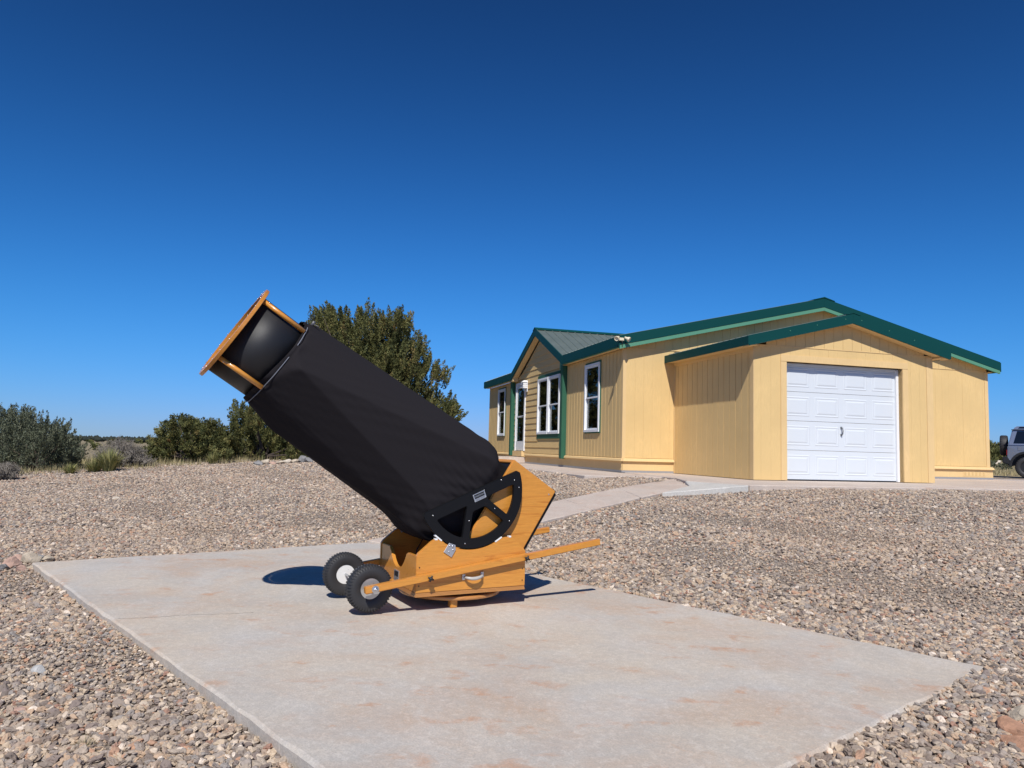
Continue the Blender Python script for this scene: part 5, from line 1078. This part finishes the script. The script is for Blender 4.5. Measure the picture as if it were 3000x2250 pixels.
# brush on the right slope, dotted junipers on the far plain, wooded ridge
def blob_bush(name, label, p, r_, mt, seed, cat, group, per=10, leaf=.14, kind=None):
    rng = np.random.default_rng(seed); lob = [(np.array([rng.uniform(-.5, .5) * r_, rng.uniform(-.5, .5) * r_, r_ * rng.uniform(.25, .6)]), (r_ * .6, r_ * .6, r_ * .5)) for _ in range(4)]
    V, F, t = tuft_cloud(lob, per, leaf, rng, tuft_r=.16 * r_, tuft_h=.35 * r_, leaves=30); o = np_mesh(name, V, F, mt, tint=t, loc=p); return tag(o, label, cat, group, kind)
rs = random.Random(5)
for i, (u, v, dpt, r_, lb) in enumerate([(2885, 1325, 52, .9, 'dark juniper bush touching the right corner of the house'), (2905, 1330, 58, 1.0, 'juniper bush just right of the house corner'), (2925, 1322, 66, 1.1, 'juniper bush on the skyline between house and car'), (2945, 1325, 62, 1.0, 'juniper bush on the skyline behind the spare wheel'), (2870, 1300, 60, 1.7, 'tallest juniper peeking past the right house corner'), (2900, 1352, 44, .5, 'low grey bush nearest the white boulder'), (2942, 1358, 42, .45, 'low bush left of the car bumper')]):
    p = spot(u, v, dpt); p.z = float(terr(p.x, p.y)); blob_bush('juniper_bush', lb, p, r_, JUN if i < 5 else OAK, 60 + i, 'bush', 'bushes behind the house on the right', per=10 if r_ > .6 else 40, leaf=.15 if r_ > .6 else .07)
pl0 = None
for i in range(16):
    a_ = R(rs.uniform(-31, -25.5)); r_ = rs.uniform(260, 640); x, y = r_ * math.sin(a_), r_ * math.cos(a_); p = Vector((x, y, float(terr(x, y))))
    if pl0 is None: pl0 = blob_bush('juniper_bush', 'tiny dark juniper dotted on the distant tan plain', p, 2.4, JUN, 90, 'bush', 'junipers dotted over the far plain', per=.6, leaf=.5)
    else: c = pl0.copy(); COL.objects.link(c); c.location = p; c.rotation_euler.z = rs.uniform(0, 6); s_ = rs.uniform(.6, 1.4); c.scale = (s_ * 1.3, s_ * 1.3, s_)
rng = np.random.default_rng(9); n = 9000; a_ = np.radians(rng.uniform(-48, 48, n)); r_ = rng.uniform(820, 1200, n); r_ = np.where(rng.uniform(size=n) < .25, rng.uniform(640, 900, n), r_); x, y = r_ * np.sin(a_), r_ * np.cos(a_); keep = np.sin(x * .02) * np.sin(r_ * .011) > -.35; x, y = x[keep], y[keep]; n = len(x)
s_ = rng.uniform(2.0, 3.6, n); C = np.stack([x, y, terr(x, y) + s_ * .45], 1); oct_ = np.array([[1, 0, 0], [0, 1, 0], [-1, 0, 0], [0, -1, 0], [0, 0, 1], [0, 0, -.5]], float); V = (C[:, None, :] + oct_[None] * np.stack([s_ * 1.3, s_ * 1.3, s_], 1)[:, None, :] * rng.uniform(.7, 1.2, (n, 6, 1))).reshape(-1, 3)
of = np.array([[0, 1, 4], [1, 2, 4], [2, 3, 4], [3, 0, 4], [1, 0, 5], [2, 1, 5], [3, 2, 5], [0, 3, 5]]); F = (np.arange(n)[:, None, None] * 6 + of[None]).reshape(-1, 3)
FARW = leaf_mat('far_wood_foliage', [(0.0, (0.022, 0.028, 0.022)), (1.0, (0.050, 0.055, 0.038))], 0.9)
tag(np_mesh('distant_woods', V, F, FARW, tint=np.repeat(rng.uniform(0, .4, n), 6)), 'dark wooded ridge along the far horizon', 'woods', kind='stuff')

# ------------------------------------------------------------------ parked car at the right edge
SILV = mat('silver_car_paint', (0.25, 0.27, 0.32), 0.28, metal=0.55, coat=0.6, coat_rough=0.05); CGL = mat('dark_car_glass', (0.006, 0.007, 0.009), 0.05); TRIM = mat('black_car_trim', (0.012, 0.012, 0.013), 0.5)
hd = Vector((0.81, -0.586, 0)).normalized(); pc_ = onground(3012, 1402)
CAR = empty('parked_car', (pc_.x, pc_.y, float(terr(pc_.x, pc_.y)) + .02), math.atan2(hd.y, hd.x), 'silver boxy off-road car with a rear spare wheel at the right edge', 'car')
# car axes: x forward from the rear wheel centre, y to its left, near (right) side at y = 0
HW = 0.88; CY = 0.88
def car_prism(prof, y0f, mt, name, bevel=0.02):
    mb = MB(); n_ = len(prof); vs = [(x, CY - y0f(z), z) for x, z in prof] + [(x, CY + y0f(z), z) for x, z in prof]
    mb.add(vs, [tuple(range(n_)), tuple(range(n_, 2 * n_))[::-1]] + [(i, n_ + i, n_ + (i + 1) % n_, (i + 1) % n_) for i in range(n_)]); return mb.build(name, mt, CAR, bevel=bevel)
def archp(cx, r_, n_=12): return [(cx + r_ * math.cos(math.pi * (1 - i / n_)), 0.42 + r_ * math.sin(math.pi * (1 - i / n_))) for i in range(n_ + 1)]
low = [(-0.64, 0.66), (-0.62, 1.20), (3.35, 1.20), (3.48, 1.02), (3.50, 0.60), (3.10, 0.52)] + archp(2.54, 0.50)[::-1] + archp(0.0, 0.50)[::-1] + [(-0.55, 0.62)]
body = car_prism(low, lambda z: HW - 0.06 * max(0, z - 0.95), SILV, 'body', 0.03)
cab = [(-0.61, 1.201), (2.35, 1.201), (1.72, 1.80), (0.75, 1.83), (0.70, 1.95), (-0.34, 1.95), (-0.42, 1.84), (-0.46, 1.80)]
car_prism(cab, lambda z: HW - 0.02 - 0.20 * max(0, z - 1.2), SILV, 'cabin', 0.03)
for side_ in (-1, 1):
    def sy(z, e): return CY + side_ * (HW - 0.02 - 0.20 * max(0, z - 1.2) + e)
    for (poly, nm) in (([(-0.43, 1.29), (0.10, 1.29), (0.22, 1.42), (0.30, 1.76), (-0.30, 1.76)], 'rear_side_window'), ([(0.40, 1.29), (1.05, 1.29), (1.05, 1.74), (0.42, 1.74)], 'side_window'), ([(1.13, 1.29), (2.05, 1.29), (1.62, 1.73), (1.13, 1.74)], 'side_window'), ([(-0.27, 1.865), (0.50, 1.865), (0.48, 1.93), (-0.22, 1.93)], 'roof_window')):
        mb = MB(); n_ = len(poly); mb.add([(x, sy(z, -.006), z) for x, z in poly] + [(x, sy(z, .005), z) for x, z in poly], [tuple(range(n_)), tuple(range(n_, 2 * n_))[::-1]] + [(i, n_ + i, n_ + (i + 1) % n_, (i + 1) % n_) for i in range(n_)]); mb.build(nm, CGL, CAR)
    mb = MB(); ya, yb = sorted((CY + side_ * (HW - .10), CY + side_ * (HW - .125))); mb.box(-0.48, 1.75, ya, yb, 1.795, 1.83); mb.build('roof_gutter', TRIM, CAR)
    for cx in (0.0, 2.54):
        mb = MB(); pa = archp(cx, 0.50, 16); pb = archp(cx, 0.58, 16); ya, yb = CY + side_ * (HW - .05), CY + side_ * (HW + .035)
        for i in range(16): mb.hexa([(pa[i][0], ya, pa[i][1]), (pa[i + 1][0], ya, pa[i + 1][1]), (pb[i + 1][0], ya, pb[i + 1][1]), (pb[i][0], ya, pb[i][1]), (pa[i][0], yb, pa[i][1]), (pa[i + 1][0], yb, pa[i + 1][1]), (pb[i + 1][0], yb, pb[i + 1][1]), (pb[i][0], yb, pb[i][1])])
        mb.build('wheel_arch', TRIM, CAR)
    mb = MB(); ya, yb = sorted((CY + side_ * HW, CY + side_ * (HW + .012))); mb.box(0.62, 1.9, ya, yb, 0.70, 0.78); mb.build('side_moulding', TRIM, CAR)
    mb = MB(); ya, yb = sorted((CY + side_ * (HW - .004), CY + side_ * (HW + .006))); mb.box(-0.30, -0.10, ya, yb, 1.02, 1.18); mb.build('fuel_flap', SILV, CAR, bevel=.004)
    mb = MB(); ya, yb = sorted((CY + side_ * (HW - .16), CY + side_ * (HW - .01))); mb.box(-0.655, -0.632, ya, yb, 0.84, 1.04); mb.build('tail_lamp', mat('red_lens', (0.25, 0.01, 0.01), 0.2) if 'red_lens' not in bpy.data.materials else bpy.data.materials['red_lens'], CAR)
mb = MB(); mb.hexa([(-.80, CY - HW - .01, .55), (-.50, CY - HW - .01, .44), (-.50, CY + HW + .01, .44), (-.80, CY + HW + .01, .55), (-.79, CY - HW - .01, .80), (-.56, CY - HW - .01, .74), (-.56, CY + HW + .01, .74), (-.79, CY + HW + .01, .80)]); mb.build('rear_bumper', TRIM, CAR, bevel=.03)
mb = MB(); mb.box(-0.60, 3.40, 0.26, 2 * CY - 0.26, 0.44, 1.05); mb.build('underbody', TRIM, CAR)
mb = MB(); mb.box(3.45, 3.62, CY - HW, CY + HW, .48, .74); mb.build('front_bumper', TRIM, CAR, bevel=.03)
def car_wheel(c, ax='y'):
    w_ = wheel(CAR, (0, 0, 0), 0.40, 0.27, 0.215, RUB, TRIM, lugs=26); w_.location = c
    if ax == 'x': w_.rotation_euler = (0, 0, R(90))
    return w_
for cx in (0.0, 2.54):
    for cy in (0.11, 2 * CY - 0.11): car_wheel((cx, cy, 0.385))
car_wheel((-0.76, CY + 0.05, 1.22), 'x')
for o in CAR.children:
    if o.name.startswith('wheel') and o.location.z > 1: o.name = 'spare_wheel'
mb = MB(); mb.hexa([(2.37, CY - .74, 1.215), (2.37, CY + .74, 1.215), (1.745, CY + .64, 1.79), (1.745, CY - .64, 1.79), (2.38, CY - .74, 1.22), (2.38, CY + .74, 1.22), (1.755, CY + .64, 1.795), (1.755, CY - .64, 1.795)]); mb.build('windscreen', CGL, CAR)
